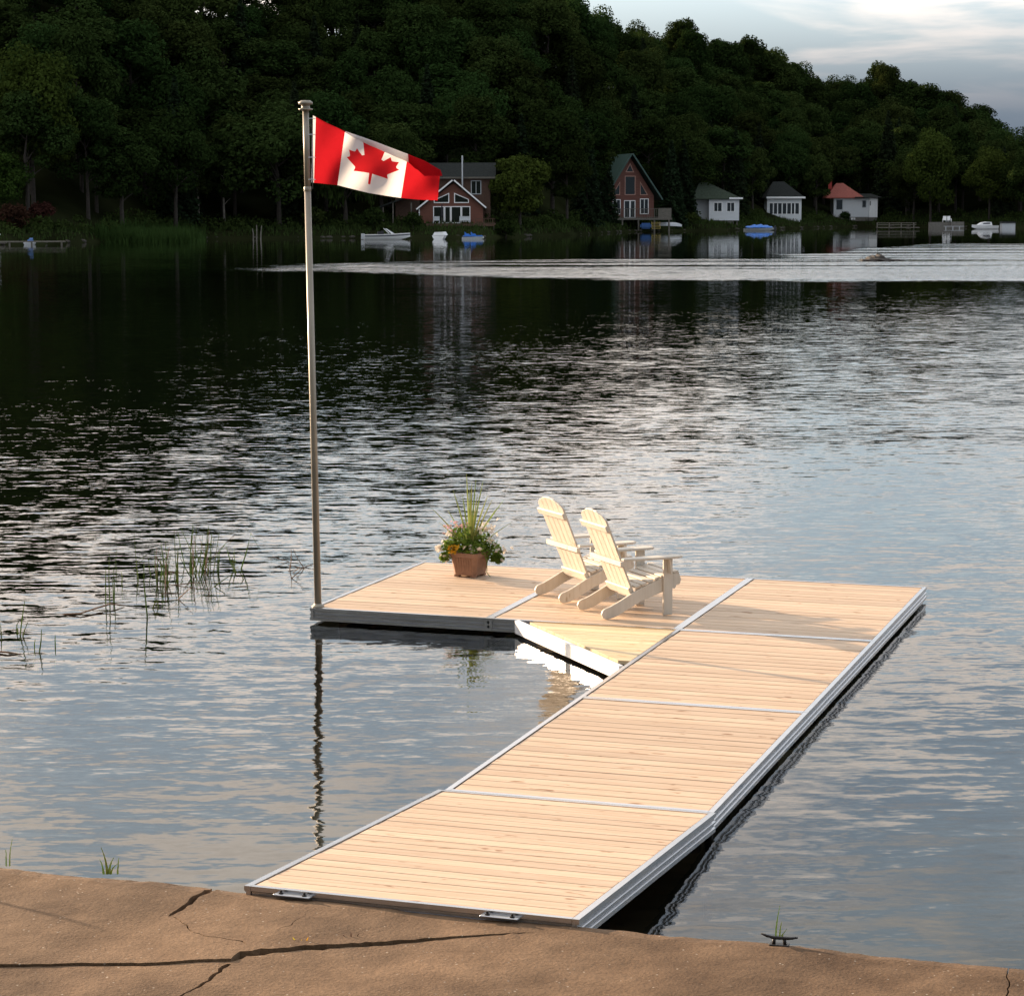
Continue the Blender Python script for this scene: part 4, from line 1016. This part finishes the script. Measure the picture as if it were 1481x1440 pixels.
def boats():
    p = onz(560, 346.5); t = empty('motorboat', (p.x, p.y, 0), R(8)); prop(t, 'white motorboat with raked windscreen moored before the red cottage', 'boat')
    hull(t, 6.2, 2.2, .95, 'white', 'navy')
    b = MB(); V = [(.6, -.8, .78), (.6, .8, .78), (-.25, .8, 1.45), (-.25, -.8, 1.45), (1.0, 0, .78), (-.05, 0, 1.45)]; b.add(V, [(0, 4, 5, 3), (4, 1, 2, 5)]); b.obj('windscreen', M['greywhite'], t)
    for q in ((.6, -.8, .78, -.25, -.8, 1.45), (.2, -.85, .8, -.55, -.85, 1.5)): MB().tube([q[:3], q[3:]], .05, 6).obj('windscreen_post', M['white'], t)
    MB().box(-.9, -.5, -.7, -.2, .7, 1.15).obj('seat', M['darkcloth'], t); MB().box(-1.3, -.95, -.6, .6, .7, 1.05).obj('seat', M['darkcloth'], t)
    MB().box(-3.5, -3.05, -.3, .3, .05, .8).obj('outboard_motor', M['greywhite'], t)
    p = onz(637, 346); t = empty('covered_dinghy', (p.x, p.y, 0), R(80)); prop(t, 'small white boat end-on at the float dock before the red cottage', 'boat')
    hull(t, 3.0, 1.7, .75, 'white'); MB().prism([(-.8, .55), (.8, .55), (.55, .95), (-.55, 1.0)], -1.3, 1.1, 'x').obj('cover', M['white'], t)
    p = onz(684, 346); t = empty('pedal_boat', (p.x, p.y, 0), R(5)); prop(t, 'blue pedal boat at the float dock before the red cottage', 'boat')
    for s in (-1, 1): hull(t, 2.9, .6, .5, 'greywhite').location.y = s*.6
    MB().box(-1.3, 1.25, -.85, .85, .36, .50).obj('body', M['blue'], t)
    for x in (-.75, .1):
        MB().prism([(x-.35, .5), (x+.3, .5), (x+.2, .72), (x-.15, .75), (x-.35, .98)], -.7, .7, 'y').obj('seat', M['blue'], t)
    p = onz(640, 344.5); t = empty('float_dock', (p.x, p.y+1.2, .05)); prop(t, 'low plank float dock before the red cottage', 'dock')
    for k in range(6): MB().box(-5.2 + k*1.75, -3.5 + k*1.75, -.6, .6, .12, .22).obj('plank', M['greywood'], t)
    MB().box(-5.2, 5.3, -.5, .5, -.2, .118).obj('float', M['joist'], t)
    # upturned boat near the chalet
    p = atY(969, 327, 407); t = empty('upturned_boat', p, R(12)); prop(t, 'upturned pale boat lying on the bank right of the chalet', 'boat')
    o = hull(t, 4.4, 1.5, .7, 'greywhite'); o.rotation_euler = (math.pi, 0, 0); o.location.z = .5
    # tarped boat
    p = onz(1098, 333.5); t = empty('tarped_boat', (p.x, p.y, 0), R(4)); prop(t, 'boat under a bright blue tarpaulin between the white cottages', 'boat')
    hull(t, 5.6, 1.9, .6, 'greywhite')
    V = []; F_ = []
    for i in range(13):
        x = -2.6 + 5.0*i/12
        for j in range(5):
            a = -1 + j/2; V.append((x, a*.95*(1-.25*max(0, (i-8)/4)), .55 + (.55 + .12*math.sin(i*2.1))*(1-abs(a)**1.5)*math.sin(math.pi*(i+1.5)/15) + random.uniform(-.03, .03)))
    F_ = [(i*5+j, (i+1)*5+j, (i+1)*5+j+1, i*5+j+1) for i in range(12) for j in range(4)]
    link('tarpaulin', me('tarpaulin', V, F_, M['blue']), t)
    MB().box(2.75, 3.1, -.25, .25, .1, .85).obj('outboard_motor', M['navy'], t)
    # right-hand shore
    p = onz(1424, 331.5); t = empty('cabin_boat', (p.x, p.y, 0), math.pi + R(3)); prop(t, 'white cabin boat moored at the far right shore', 'boat')
    hull(t, 5.0, 2.0, .95, 'white', 'navy'); MB().prism([(-1.3, .75), (1.5, .75), (.7, 1.25), (-.2, 1.4), (-1.1, 1.35)], -.8, .8, 'y').obj('cabin', M['white'], t); MB().prism([(-.9, .98), (.6, .95), (.4, 1.2), (-.8, 1.24)], -.82, .82, 'y').obj('cabin_window', M['navy'], t)
    p = onz(1370, 330.5); t = empty('shore_wall', (p.x, p.y+1.5, 0)); prop(t, 'grey retaining wall with steps at the far right shore', 'wall')
    MB().box(-3.4, -.6, -.2, .5, -.3, 1.25).obj('wall_block', M['concblock'], t); MB().box(1.0, 3.6, -.2, .5, -.3, 1.3).obj('wall_block', M['concblock'], t)
    for k in range(4): MB().box(-.6, 1.0, -.2 + k*.3, .1 + k*.3, -.3, .3 + k*.3).obj('step', M['concblock'], t)
    t2 = empty('landing_stage', (p.x + 1.2, p.y - .6, .0)); prop(t2, 'pale little landing stage below the far right steps', 'dock'); 
    for k in range(4): MB().box(-1.9, 1.9, -.7 + k*.35, -.38 + k*.35, .38, .46).obj('plank', M['greywhite'], t2)
    for x in (-1.7, -.3, 1.0): MB().box(x-.08, x+.08, -.6, -.45, -.5, .378).obj('leg', M['greywhite'], t2)
    for i, (px, lab) in enumerate(((1366, 'left white lawn chair above the far right wall'), (1373, 'right white lawn chair above the far right wall'))):
        q = atY(px, 319, p.y + 2.6); c = empty('lawn_chair', (q.x, q.y, 1.3), R(-20 + 40*i)); prop(c, lab, 'chair', 'white lawn chairs at the right shore')
        MB().box(-.35, .35, -.35, .3, .3, .38).obj('seat', M['white'], c); b = MB().box(-.35, .35, .25, .31, .38, 1.15).obj('backrest', M['white'], c)
        for sx in (-.32, .32):
            MB().box(sx-.03, sx+.03, -.35, .3, .58, .64).obj('arm', M['white'], c); MB().box(sx-.03, sx+.03, -.33, -.25, 0, .58).obj('leg', M['white'], c); MB().box(sx-.03, sx+.03, .2, .28, 0, .3).obj('leg', M['white'], c)
    p = onz(1312, 332); t = empty('shore_dock', (p.x - 1.5, p.y + 1.5, 0)); prop(t, 'small fenced landing right of the red-roofed cottage', 'dock')
    for k in range(5): MB().box(-4 + k*1.6, -2.45 + k*1.6, -1.2, 1.2, .3, .42).obj('plank', M['greywood'], t)
    for x in (-3.8, -1.5, .8, 3.2): MB().box(x-.09, x+.09, 1.0, 1.18, -.6, 1.3).obj('post', M['greywood'], t)
    for z in (.8, 1.15): MB().box(-3.9, 3.7, 1.19, 1.25, z, z+.12).obj('rail', M['greywood'], t)
    p = onz(1462, 331); t = empty('shore_shed', (p.x, p.y+2, 0)); prop(t, 'low pale boat shelter at the right edge of the photo', 'shed'); MB().box(-1.3, 1.3, 0, 2, -.2, 1.1).obj('wall', M['greywhite'], t); MB().prism([(-1.5, 1.11), (1.5, 1.11), (1.2, 1.4), (-1.2, 1.4)], -.2, 2.2, 'y').obj('roof', M['darkroof'], t)
    # left-hand shore
    p = onz(30, 355); t = empty('shore_dock', (p.x, p.y + 1, 0), R(14)); prop(t, 'weathered dock at the far left shore', 'dock')
    for k in range(7): MB().box(-4.2 + k*1.3, -2.95 + k*1.3, -1, 1, .35, .47).obj('plank', M['greywood'], t)
    for x in (-4, -1.5, 1, 4.4): MB().box(x-.1, x+.1, -.9, -.7, -.7, .348).obj('post', M['greywood'], t)
    p = onz(46, 354); t = empty('moored_jetski', (p.x, p.y - .6, 0), R(90)); prop(t, 'small pale watercraft with dark seat by the far left dock', 'boat'); hull(t, 2.6, 1.2, .5, 'greywhite'); MB().prism([(-.9, .35), (.6, .35), (.4, .8), (.1, .65), (-.8, .6)], -.2, .2, 'y').obj('seat', M['bluebin'], t)
    p = onz(2, 356); o = MB().tube([(0, 0, -.4), (0, 0, 1.2), (.1, 0, 1.35), (.25, 0, 1.3)], .07, 8).obj('mooring_post', M['white'], None, loc=(p.x, p.y - 1.5, 0)); prop(o, 'pale mooring post at the left edge of the photo', 'post')
    p = atY(79, 347, 285); o = MB().box(-1.4, 1.4, -.6, .6, 0, .35).mesh('stone_slab', M['concblock']); o = link('stone_slab', bevel_mesh(o, .06), None, (p.x, p.y, .55)); prop(o, 'pale flat stone slab at the end of the left dock', 'stone')
    for i, (px, h_, lab) in enumerate(((366, 1.5, 'shortest of the three bare stakes left of the flagpole'), (371, 2.0, 'middle bare stake left of the flagpole at the far shore'), (377, 1.9, 'right bare stake left of the flagpole at the far shore'))):
        p = onz(px, 347); o = MB().tube([(0, 0, -.6), (.05, 0, h_*.5), (-.05+.1*i, 0, h_)], [.09, .08, .06], 6).obj('water_stake', M['palebark'], None, loc=(p.x, p.y, 0)); prop(o, lab, 'stake', 'bare stakes in the far water')
    # fallen log and leaning pale trunks under the left trees
    p = onz(292, 343); o = MB().tube([(-.5, 0, 1.0), (2, -.3, .7), (4, -.5, .1)], [.16, .15, .12], 8).obj('fallen_log', M['palebark'], None, loc=(p.x, p.y+.8, .1)); prop(o, 'fallen pale log at the far shore left of the stakes', 'log')
boats()
def islet():
    p = onz(1271, 377); t = empty('rock_islet', (p.x, p.y, 0)); prop(t, 'low dark rock with a bushy top breaking the bright water', 'rock')
    def rock(name, cx, sx, sy, sz, mat, seed):
        bm = bmesh.new(); bmesh.ops.create_icosphere(bm, subdivisions=3, radius=1); r = random.Random(seed)
        ph = [r.uniform(0, 6) for _ in range(6)]
        for v in bm.verts:
            k = 1 + .13*math.sin(4*v.co.x + ph[0]) + .12*math.sin(5*v.co.y + ph[1]) + .1*math.sin(9*v.co.x + 7*v.co.z + ph[2])
            v.co = Vector((v.co.x*sx*k + cx, v.co.y*sy*k, v.co.z*sz*k))
        m = bpy.data.meshes.new(name); bm.to_mesh(m); bm.free(); m.materials.append(M[mat]); return link(name, m, t)
    rock('rock_base', -.2, 1.5, .8, .22, 'darkrock', 1); rock('rock_top', -.15, .75, .6, .50, 'darkrock', 2); rock('rock_tail', 1.3, .8, .3, .09, 'darkrock', 3)
islet()

# ------------------------------------------------------------------ far shore: bank stones, grass, reed bed
def bank_stones():
    ms = []
    for s in range(4):
        bm = bmesh.new(); bmesh.ops.create_icosphere(bm, subdivisions=2, radius=.5); r = random.Random(s)
        for v in bm.verts: v.co = v.co*(1 + r.uniform(-.18, .18)); v.co.z *= .6
        m = bpy.data.meshes.new('stone'); bm.to_mesh(m); bm.free(); m.materials.append(M['rock']); ms.append(m)
    V = []; F_ = []
    for m in ms: pass
    for i in range(260):
        x = random.uniform(-62, 115); y = shoreY(x) + random.uniform(-.6, 1.2); m = random.choice(ms); s = random.uniform(.3, 1.0)
        o = len(V); a = random.uniform(0, 6)
        for v in m.vertices:
            V.append((x + s*(v.co.x*math.cos(a) - v.co.y*math.sin(a)), float(y) + s*(v.co.x*math.sin(a) + v.co.y*math.cos(a)), .15 + s*v.co.z))
        F_ += [tuple(o + k for k in p.vertices) for p in m.polygons]
    prop(link('shore_stones', me('shore_stones', V, F_, M['rock'])), 'line of stones along the far water edge', 'stones', kind='stuff')
bank_stones()
def blades(name, label, cat, mat, spots, hmin, hmax, w):
    V = []; F_ = []
    for x, y, z in spots:
        h = random.uniform(hmin, hmax); a = random.uniform(0, 3.14); lx, ly = random.gauss(0, .2)*h, random.gauss(0, .2)*h; o = len(V)
        V += [(x - w*math.cos(a), y - w*math.sin(a), z), (x + w*math.cos(a), y + w*math.sin(a), z), (x + lx, y + ly, z + h)]; F_.append((o, o+1, o+2))
    prop(link(name, me(name, V, F_, M[mat])), label, cat, kind='stuff')
sp = []
for _ in range(9000):
    x = random.uniform(-62, 115); d = random.uniform(.2, 12); y = float(shoreY(x)) + d; sp.append((x, y, float(terrain_z(x, y))))
blades('shore_grass', 'rough green grass along the far bank', 'grass', 'grass', sp, .3, .9, .12)
def undergrowth():
    V = []; F_ = []; r = random.Random(5)
    for _ in range(420):
        x = r.uniform(-64, 118); y = float(shoreY(x)) + r.uniform(3.5, 16); z = float(terrain_z(x, y))
        px = CX + F_PX*x/y
        if any(a - 8 < px < b + 8 and y < c for a, b, c in ((600, 716, 335), (868, 966, 405), (1010, 1070, 436), (1108, 1160, 476), (1196, 1270, 504))): continue
        rr = r.uniform(.8, 1.9)
        for _ in range(70):
            d = Vector((r.gauss(0, 1), r.gauss(0, 1), abs(r.gauss(0, 1)))).normalized()*rr*r.uniform(.7, 1.05); c = Vector((x, y, z)) + d
            a = Vector((r.gauss(0, 1), r.gauss(0, 1), r.gauss(0, 1))).normalized(); b = a.cross(d).normalized(); s_ = r.uniform(.14, .32); o = len(V)
            V += [c - a*s_, c + b*s_*.6, c + a*s_, c - b*s_*.6]; F_.append((o, o+1, o+2, o+3))
    prop(link('undergrowth', me('undergrowth', V, F_, M['leaf'])), 'dark undergrowth along the foot of the wooded far bank', 'undergrowth', kind='stuff')
undergrowth()
sp = []
for _ in range(9000):
    px = random.triangular(85, 300, 190); Y = random.uniform(288, 322); q = atY(px, 345, Y); x = q.x
    if Y > shoreY(x) + 4: continue
    sp.append((x, Y, max(-.1, float(terrain_z(x, Y)))))
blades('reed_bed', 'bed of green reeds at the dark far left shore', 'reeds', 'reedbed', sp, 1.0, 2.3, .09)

# ------------------------------------------------------------------ trees
def crown_mesh(name, seed, mat, Hh, Rr, z0, n=11000, leaf=.235, kind='round'):
    r = np.random.default_rng(seed); P = []; Nn = []
    if kind == 'conifer':
        nl = 22
        for i in range(nl):
            t = i/(nl-1); z = z0 + (Hh-z0)*t; rad = Rr*(1-t)**.85 + .15
            k = int(n/nl*(1.6*(1-t)+.25)); a = r.uniform(0, 2*np.pi, k); nb = 7; ab = np.round(a/(2*np.pi)*nb)/nb*2*np.pi + r.normal(0, .16, k) + i*.7
            q = rad*r.uniform(.15, 1, k)**.7
            P.append(np.stack([q*np.cos(ab), q*np.sin(ab), z - q*.35 + r.normal(0, .18, k)], 1)); Nn.append(np.stack([np.cos(ab)*.4, np.sin(ab)*.4, np.ones(k)], 1))
    else:
        nl = 64 if kind == 'round' else 30; cz = (Hh+z0)/2; hz = (Hh-z0)/2
        lumps = []
        for i in range(nl):
            d = r.normal(0, 1, 3); d /= np.linalg.norm(d); d[2] = abs(d[2])*1.0 if r.random() < .68 else d[2]
            q = r.uniform(.45, .92); taper = 1 - .25*max(0, d[2])
            c = np.array([d[0]*Rr*q*taper, d[1]*Rr*q*taper, cz + d[2]*hz*q]); lumps.append((c, Rr*r.uniform(.15, .40)))
        tot = sum(l[1]**2 for l in lumps)
        for c, lr in lumps:
            k = int(n*lr**2/tot); d = r.normal(0, 1, (k, 3)); d /= np.linalg.norm(d, axis=1)[:, None]
            rr = lr*r.uniform(.72, 1.12, k)
            p = c + d*rr[:, None]*np.array([1, 1, .78])
            if kind == 'willow':
                dr = r.random(k) < .7; p[dr, 2] -= r.uniform(0, Hh*.45, dr.sum())*np.clip(np.hypot(p[dr, 0], p[dr, 1])/Rr, 0, 1); p[:, 2] = np.maximum(p[:, 2], .4)
            P.append(p); Nn.append(d + np.array([0, 0, .35]))
    P = np.concatenate(P); Nn = np.concatenate(Nn); k = len(P)
    Nn = Nn + r.normal(0, .55, (k, 3)); Nn /= np.linalg.norm(Nn, axis=1)[:, None]
    a = np.cross(Nn, r.normal(0, 1, (k, 3))); a /= np.linalg.norm(a, axis=1)[:, None]; b = np.cross(Nn, a)
    s = (leaf*r.uniform(.6, 1.35, k))[:, None]; e = .62
    if kind == 'willow': a = np.tile(np.array([0, 0, 1.]), (k, 1)) + r.normal(0, .15, (k, 3)); b = np.cross(a, r.normal(0, 1, (k, 3))); b /= np.linalg.norm(b, axis=1)[:, None]; e = .3; s = s*1.5
    V = np.stack([P - a*s, P + b*s*e + Nn*s*.15, P + a*s, P - b*s*e + Nn*s*.15], 1).reshape(-1, 3)
    m = bpy.data.meshes.new(name); m.vertices.add(4*k); m.vertices.foreach_set('co', V.ravel()); m.loops.add(4*k); m.loops.foreach_set('vertex_index', np.arange(4*k, dtype=np.int32))
    m.polygons.add(k); m.polygons.foreach_set('loop_start', np.arange(0, 4*k, 4, dtype=np.int32)); m.update(calc_edges=True); m.materials.append(M[mat]); return m
def trunk_mesh(seed, Hh, rad, mat='bark', spread=2.2, lean=0.0, conifer=False):
    r = random.Random(seed); b = MB()
    top = Hh*(.92 if conifer else .62)
    pts = [(0, 0, -.6), (r.uniform(-.1, .1), 0, top*.35), (lean*.6 + r.uniform(-.25, .25), r.uniform(-.2, .2), top*.7), (lean + r.uniform(-.4, .4), r.uniform(-.4, .4), top)]
    b.tube(pts, [rad*1.25, rad, rad*.75, rad*.25], 7)
    if not conifer:
        for i in range(6):
            t = r.uniform(.4, .95); a = r.uniform(0, 6.28); z = top*t; q = spread*r.uniform(.7, 1.1)
            b.tube([(lean*t, 0, z), (lean*t + math.cos(a)*q*.5, math.sin(a)*q*.5, z + q*.45), (lean*t + math.cos(a)*q, math.sin(a)*q, z + q*.75)], [rad*.45, rad*.3, rad*.1], 5)
    return b.mesh('trunk', M[mat])
KINDS = {}
for i, (Hh, Rr, z0) in enumerate(((15, 4.8, 2.6), (17, 5.2, 3.5), (13.5, 5.4, 2.2), (16, 4.2, 2.8), (14.5, 5.8, 2.4), (18, 4.8, 4.0))):
    KINDS['broad%d' % i] = (trunk_mesh(i, Hh, .24, spread=Rr*.5), crown_mesh('crown', 20+i, 'leaf', Hh, Rr, z0))
KINDS['bright'] = (trunk_mesh(40, 11, .2, spread=2), crown_mesh('crown', 41, 'leaf_bright', 11, 4.9, .9, 12000))
KINDS['bright2'] = (trunk_mesh(42, 15, .24, spread=2.5), crown_mesh('crown', 43, 'leaf_bright', 16, 6.2, 2.5, 14000))
KINDS['conifer0'] = (trunk_mesh(50, 17, .22, conifer=True), crown_mesh('crown', 51, 'needle', 17.5, 3.2, 1.2, 5200, .30, 'conifer'))
KINDS['conifer1'] = (trunk_mesh(52, 13, .2, conifer=True), crown_mesh('crown', 53, 'needle', 13.5, 2.7, .8, 4600, .28, 'conifer'))
KINDS['willow'] = (trunk_mesh(60, 10, .3, spread=3), crown_mesh('crown', 61, 'leaf', 11.5, 4.6, 4.5, 7000, .30, 'willow'))
KINDS['shrub'] = (trunk_mesh(70, 2.6, .08, spread=.7), crown_mesh('crown', 71, 'leaf', 3.0, 1.9, .2, 1500, .20))
KINDS['redshrub'] = (trunk_mesh(72, 2.6, .08, spread=.7), crown_mesh('crown', 73, 'redleaf', 3.2, 2.2, .3, 1500, .20))
KINDS['slim'] = (trunk_mesh(74, 13, .16, 'palebark', 1.6), crown_mesh('crown', 75, 'leaf', 14, 2.9, 3.0, 3600, .30))
def tree(name, kind, x, y, label, group=None, s=1.0, z=None, rz=None, cat='tree', zs=None):
    tm, cm = KINDS[kind]
    t = empty(name, (x, y, float(terrain_z(x, y)) - .1 if z is None else z), random.uniform(0, 6.28) if rz is None else rz)
    t.scale = (s, s, s if zs is None else zs); prop(t, label, cat, group)
    link('trunk', tm, t); link('crown', cm, t); return t
def at_px(px, Y): return atY(px, 340, Y).x
taken = []
def front(px, Y, kind, s, label, name='tree', cat='tree', zs=None, group=None):
    x = at_px(px, Y); taken.append((x, Y, 4.0*s)); return tree(name, kind, x, Y, label, group, s, cat=cat, zs=zs)
front(752, 336, 'bright', 1.0, 'rounded bright green bushy tree right of the red cottage', 'bushy_tree')
front(50, 292, 'bright2', 1.12, 'broad lighter green tree at the left behind the dock', 'broadleaf_tree', zs=1.22)
front(120, 306, 'broad2', .95, 'dark broadleaf tree leaning over the left reed bed', 'broadleaf_tree')
front(-2, 284, 'bright', .75, 'small bright tree cut by the left edge of the photo', 'broadleaf_tree')
front(500, 328, 'willow', 1.05, 'drooping dark willow just right of the flagpole', 'willow_tree')
front(325, 327, 'slim', 1.0, 'pale-stemmed tree standing at the far shore left of the flagpole', 'slender_tree')
front(288, 328, 'slim', .9, 'thin pale-stemmed tree left of its neighbour at the dark shore', 'slender_tree')
front(848, 372, 'conifer0', .95, 'dark narrow evergreen close to the left side of the chalet', 'evergreen_tree')
front(872, 395, 'conifer1', 1.05, 'dark evergreen covering the left corner of the chalet', 'evergreen_tree')
front(820, 356, 'broad3', .85, 'dark broadleaf tree between the bushy tree and the chalet', 'broadleaf_tree')
front(988, 424, 'conifer1', 1.1, 'dark evergreen between the chalet and the first white cottage', 'evergreen_tree')
front(1008, 440, 'broad3', .85, 'broadleaf tree behind the first white cottage roof', 'broadleaf_tree')
front(1088, 468, 'broad0', .85, 'dark broadleaf tree between the first two white cottages', 'broadleaf_tree')
front(1180, 492, 'broad3', .85, 'dark tree left of the red-roofed cottage', 'broadleaf_tree')
front(1282, 508, 'conifer0', 1.25, 'tall dark spruce right of the red-roofed cottage', 'evergreen_tree')
front(1345, 480, 'bright2', .95, 'light green broadleaf tree behind the right retaining wall', 'broadleaf_tree', zs=1.25)
front(1430, 472, 'bright2', .9, 'light green broadleaf tree behind the right cabin boat', 'broadleaf_tree')
front(1310, 500, 'broad5', .8, 'dark tree above the small fenced landing', 'broadleaf_tree')
front(1476, 468, 'broad4', .85, 'dark tree cut by the right edge of the photo', 'broadleaf_tree')
front(575, 336, 'broad1', .8, 'dark tree behind the porch of the red cottage', 'broadleaf_tree')
front(20, 276, 'redshrub', 1.0, 'reddish shrub behind the far left dock', 'red_shrub', 'shrub')
front(62, 284, 'redshrub', .85, 'dull brownish shrub right of the reddish one', 'brown_shrub', 'shrub')
for px, Y, s, lab in ((540, 324, 1.0, 'low dark shrub above the white motorboat'), (598, 323, .8, 'low shrub at the left end of the red cottage deck'), (732, 326, .9, 'low shrub at the right end of the red cottage deck'), (1222, 497, .7, 'small bright shrub below the red-roofed cottage'), (1000, 418, .8, 'low shrub left of the first white cottage'), (455, 326, 1.0, 'low dark shrub beside the flagpole at the far bank')):
    front(px, Y, 'shrub', s, lab, 'shrub', 'shrub')
# the wooded slope
HOUSES = [(-9, 337, 10), (20, 411, 8), (40, 437, 7), (57, 477, 6), (76, 505, 7)]
FRONTS = [(600, 716, 342), (882, 950, 412), (1020, 1070, 440), (1108, 1160, 480), (1200, 1270, 506)]     # nothing grows right in front of the houses
def to_px(x, y, z):
    v = Vector((x, y, z - HC)); c, sn = math.cos(PITCH), math.sin(PITCH)
    dep = v.y*c - v.z*sn; up = v.y*sn + v.z*c
    return CX + F_PX*v.x/dep, CY - F_PX*up/dep
spots = []
for d in np.arange(7, 140, 8.3):
    x = -95 + random.uniform(0, 8)
    while x < 150:
        xx = x + random.uniform(-2.4, 2.4); yy = float(shoreY(xx)) + d + random.uniform(-2.4, 2.4)
        x += 9.3
        zz = float(terrain_z(xx, yy)); px, py = to_px(xx, yy, zz)
        if px < -45 or px > 1525 or py < -45 or (px > 1425 and d > 62): continue
        if any((xx-a)**2 + (yy-b)**2 < r*r for a, b, r in HOUSES): continue
        if any(a - 34 < px < b + 34 and yy < c for a, b, c in FRONTS): continue
        if any((xx-a)**2 + (yy-b)**2 < (r*.8)**2 for a, b, r in taken): continue
        spots.append((xx, yy, d, px, py))
COLS = [(150, 'above the far left dock'), (300, 'above the left reed bed'), (440, 'just left of the flagpole'), (600, 'behind the flag'), (720, 'above the red-brown cottage'), (850, 'above the bright bushy tree'), (980, 'above the steep-roofed chalet'), (1090, 'above the two-window cottage'), (1190, 'above the porch-window cottage'), (1300, 'above the red-roofed cottage'), (1400, 'above the right retaining wall'), (9999, 'above the right cabin boat')]
for xx, yy, d, px, py in spots:
    where = next(w for lim, w in COLS if px < lim); k = random.random()
    low = d < 40; high = d > 88
    band = 'low on the slope' if low else ('on the ridge' if high else 'halfway up the slope')
    if k < .08 and not high: tree('evergreen_tree', random.choice(('conifer0', 'conifer1')), xx, yy, 'dark pointed evergreen %s, %s' % (band, where), 'trees on the wooded hill', random.uniform(.85, 1.15))
    else:
        tree('broadleaf_tree', 'broad%d' % random.randrange(6), xx, yy, 'dark leafy tree %s, %s' % (band, where), 'trees on the wooded hill', random.uniform(.92, 1.38), zs=random.uniform(.75, 1.22))
print('trees', len(spots))

# ------------------------------------------------------------------ the land behind the photographer
def near_bank():
    e0, e1 = EDGE0 - ed*60 + en*12, EDGE1 + ed*60 + en*12
    V = []; F_ = []; n = 40
    prof = [(0, -.35), (3, -.2), (4.2, .25), (10, .8), (25, 3.0), (60, 8), (140, 14)]
    for i in range(n+1):
        p = e0 + (e1-e0)*i/n
        for k, z in prof:
            q = p + en*k; V.append((q.x, q.y, CZ + z + (.3*math.sin(i*1.7 + k) if k > 5 else 0)))
    m = len(prof)
    F_ = [(i*m+j, i*m+j+1, (i+1)*m+j+1, (i+1)*m+j) for i in range(n) for j in range(m-1)]
    prop(link('near_bank', me('near_bank', V, F_, M['grass'], True)), kind='structure')
    Vs = []; c0 = KINDS['broad4'][1]; co = np.empty(len(c0.vertices)*3, np.float32); c0.vertices.foreach_get('co', co); co = co.reshape(-1, 3)
    for i in range(16):
        t = i/15; p = EDGE0 + (EDGE1-EDGE0)*.5 + ed*(-62 + 124*t) + en*(29 + 4*math.sin(i*2.3)); a = i*1.3; s_ = 1.25 + .4*abs(math.sin(i*1.9))
        Rm = np.array([[math.cos(a), -math.sin(a), 0], [math.sin(a), math.cos(a), 0], [0, 0, 1]]); Vs.append(co @ Rm.T*s_ + np.array([p.x, p.y, .5]))
    Vs = np.concatenate(Vs); k = len(Vs)//4
    m = bpy.data.meshes.new('shore_wood'); m.vertices.add(4*k); m.vertices.foreach_set('co', Vs.astype(np.float32).ravel()); m.loops.add(4*k); m.loops.foreach_set('vertex_index', np.arange(4*k, dtype=np.int32))
    m.polygons.add(k); m.polygons.foreach_set('loop_start', np.arange(0, 4*k, 4, dtype=np.int32)); m.update(calc_edges=True); m.materials.append(M['leaf'])
    prop(link('shore_wood', m), 'belt of trees on the near shore behind the concrete', 'trees', kind='stuff')
near_bank()
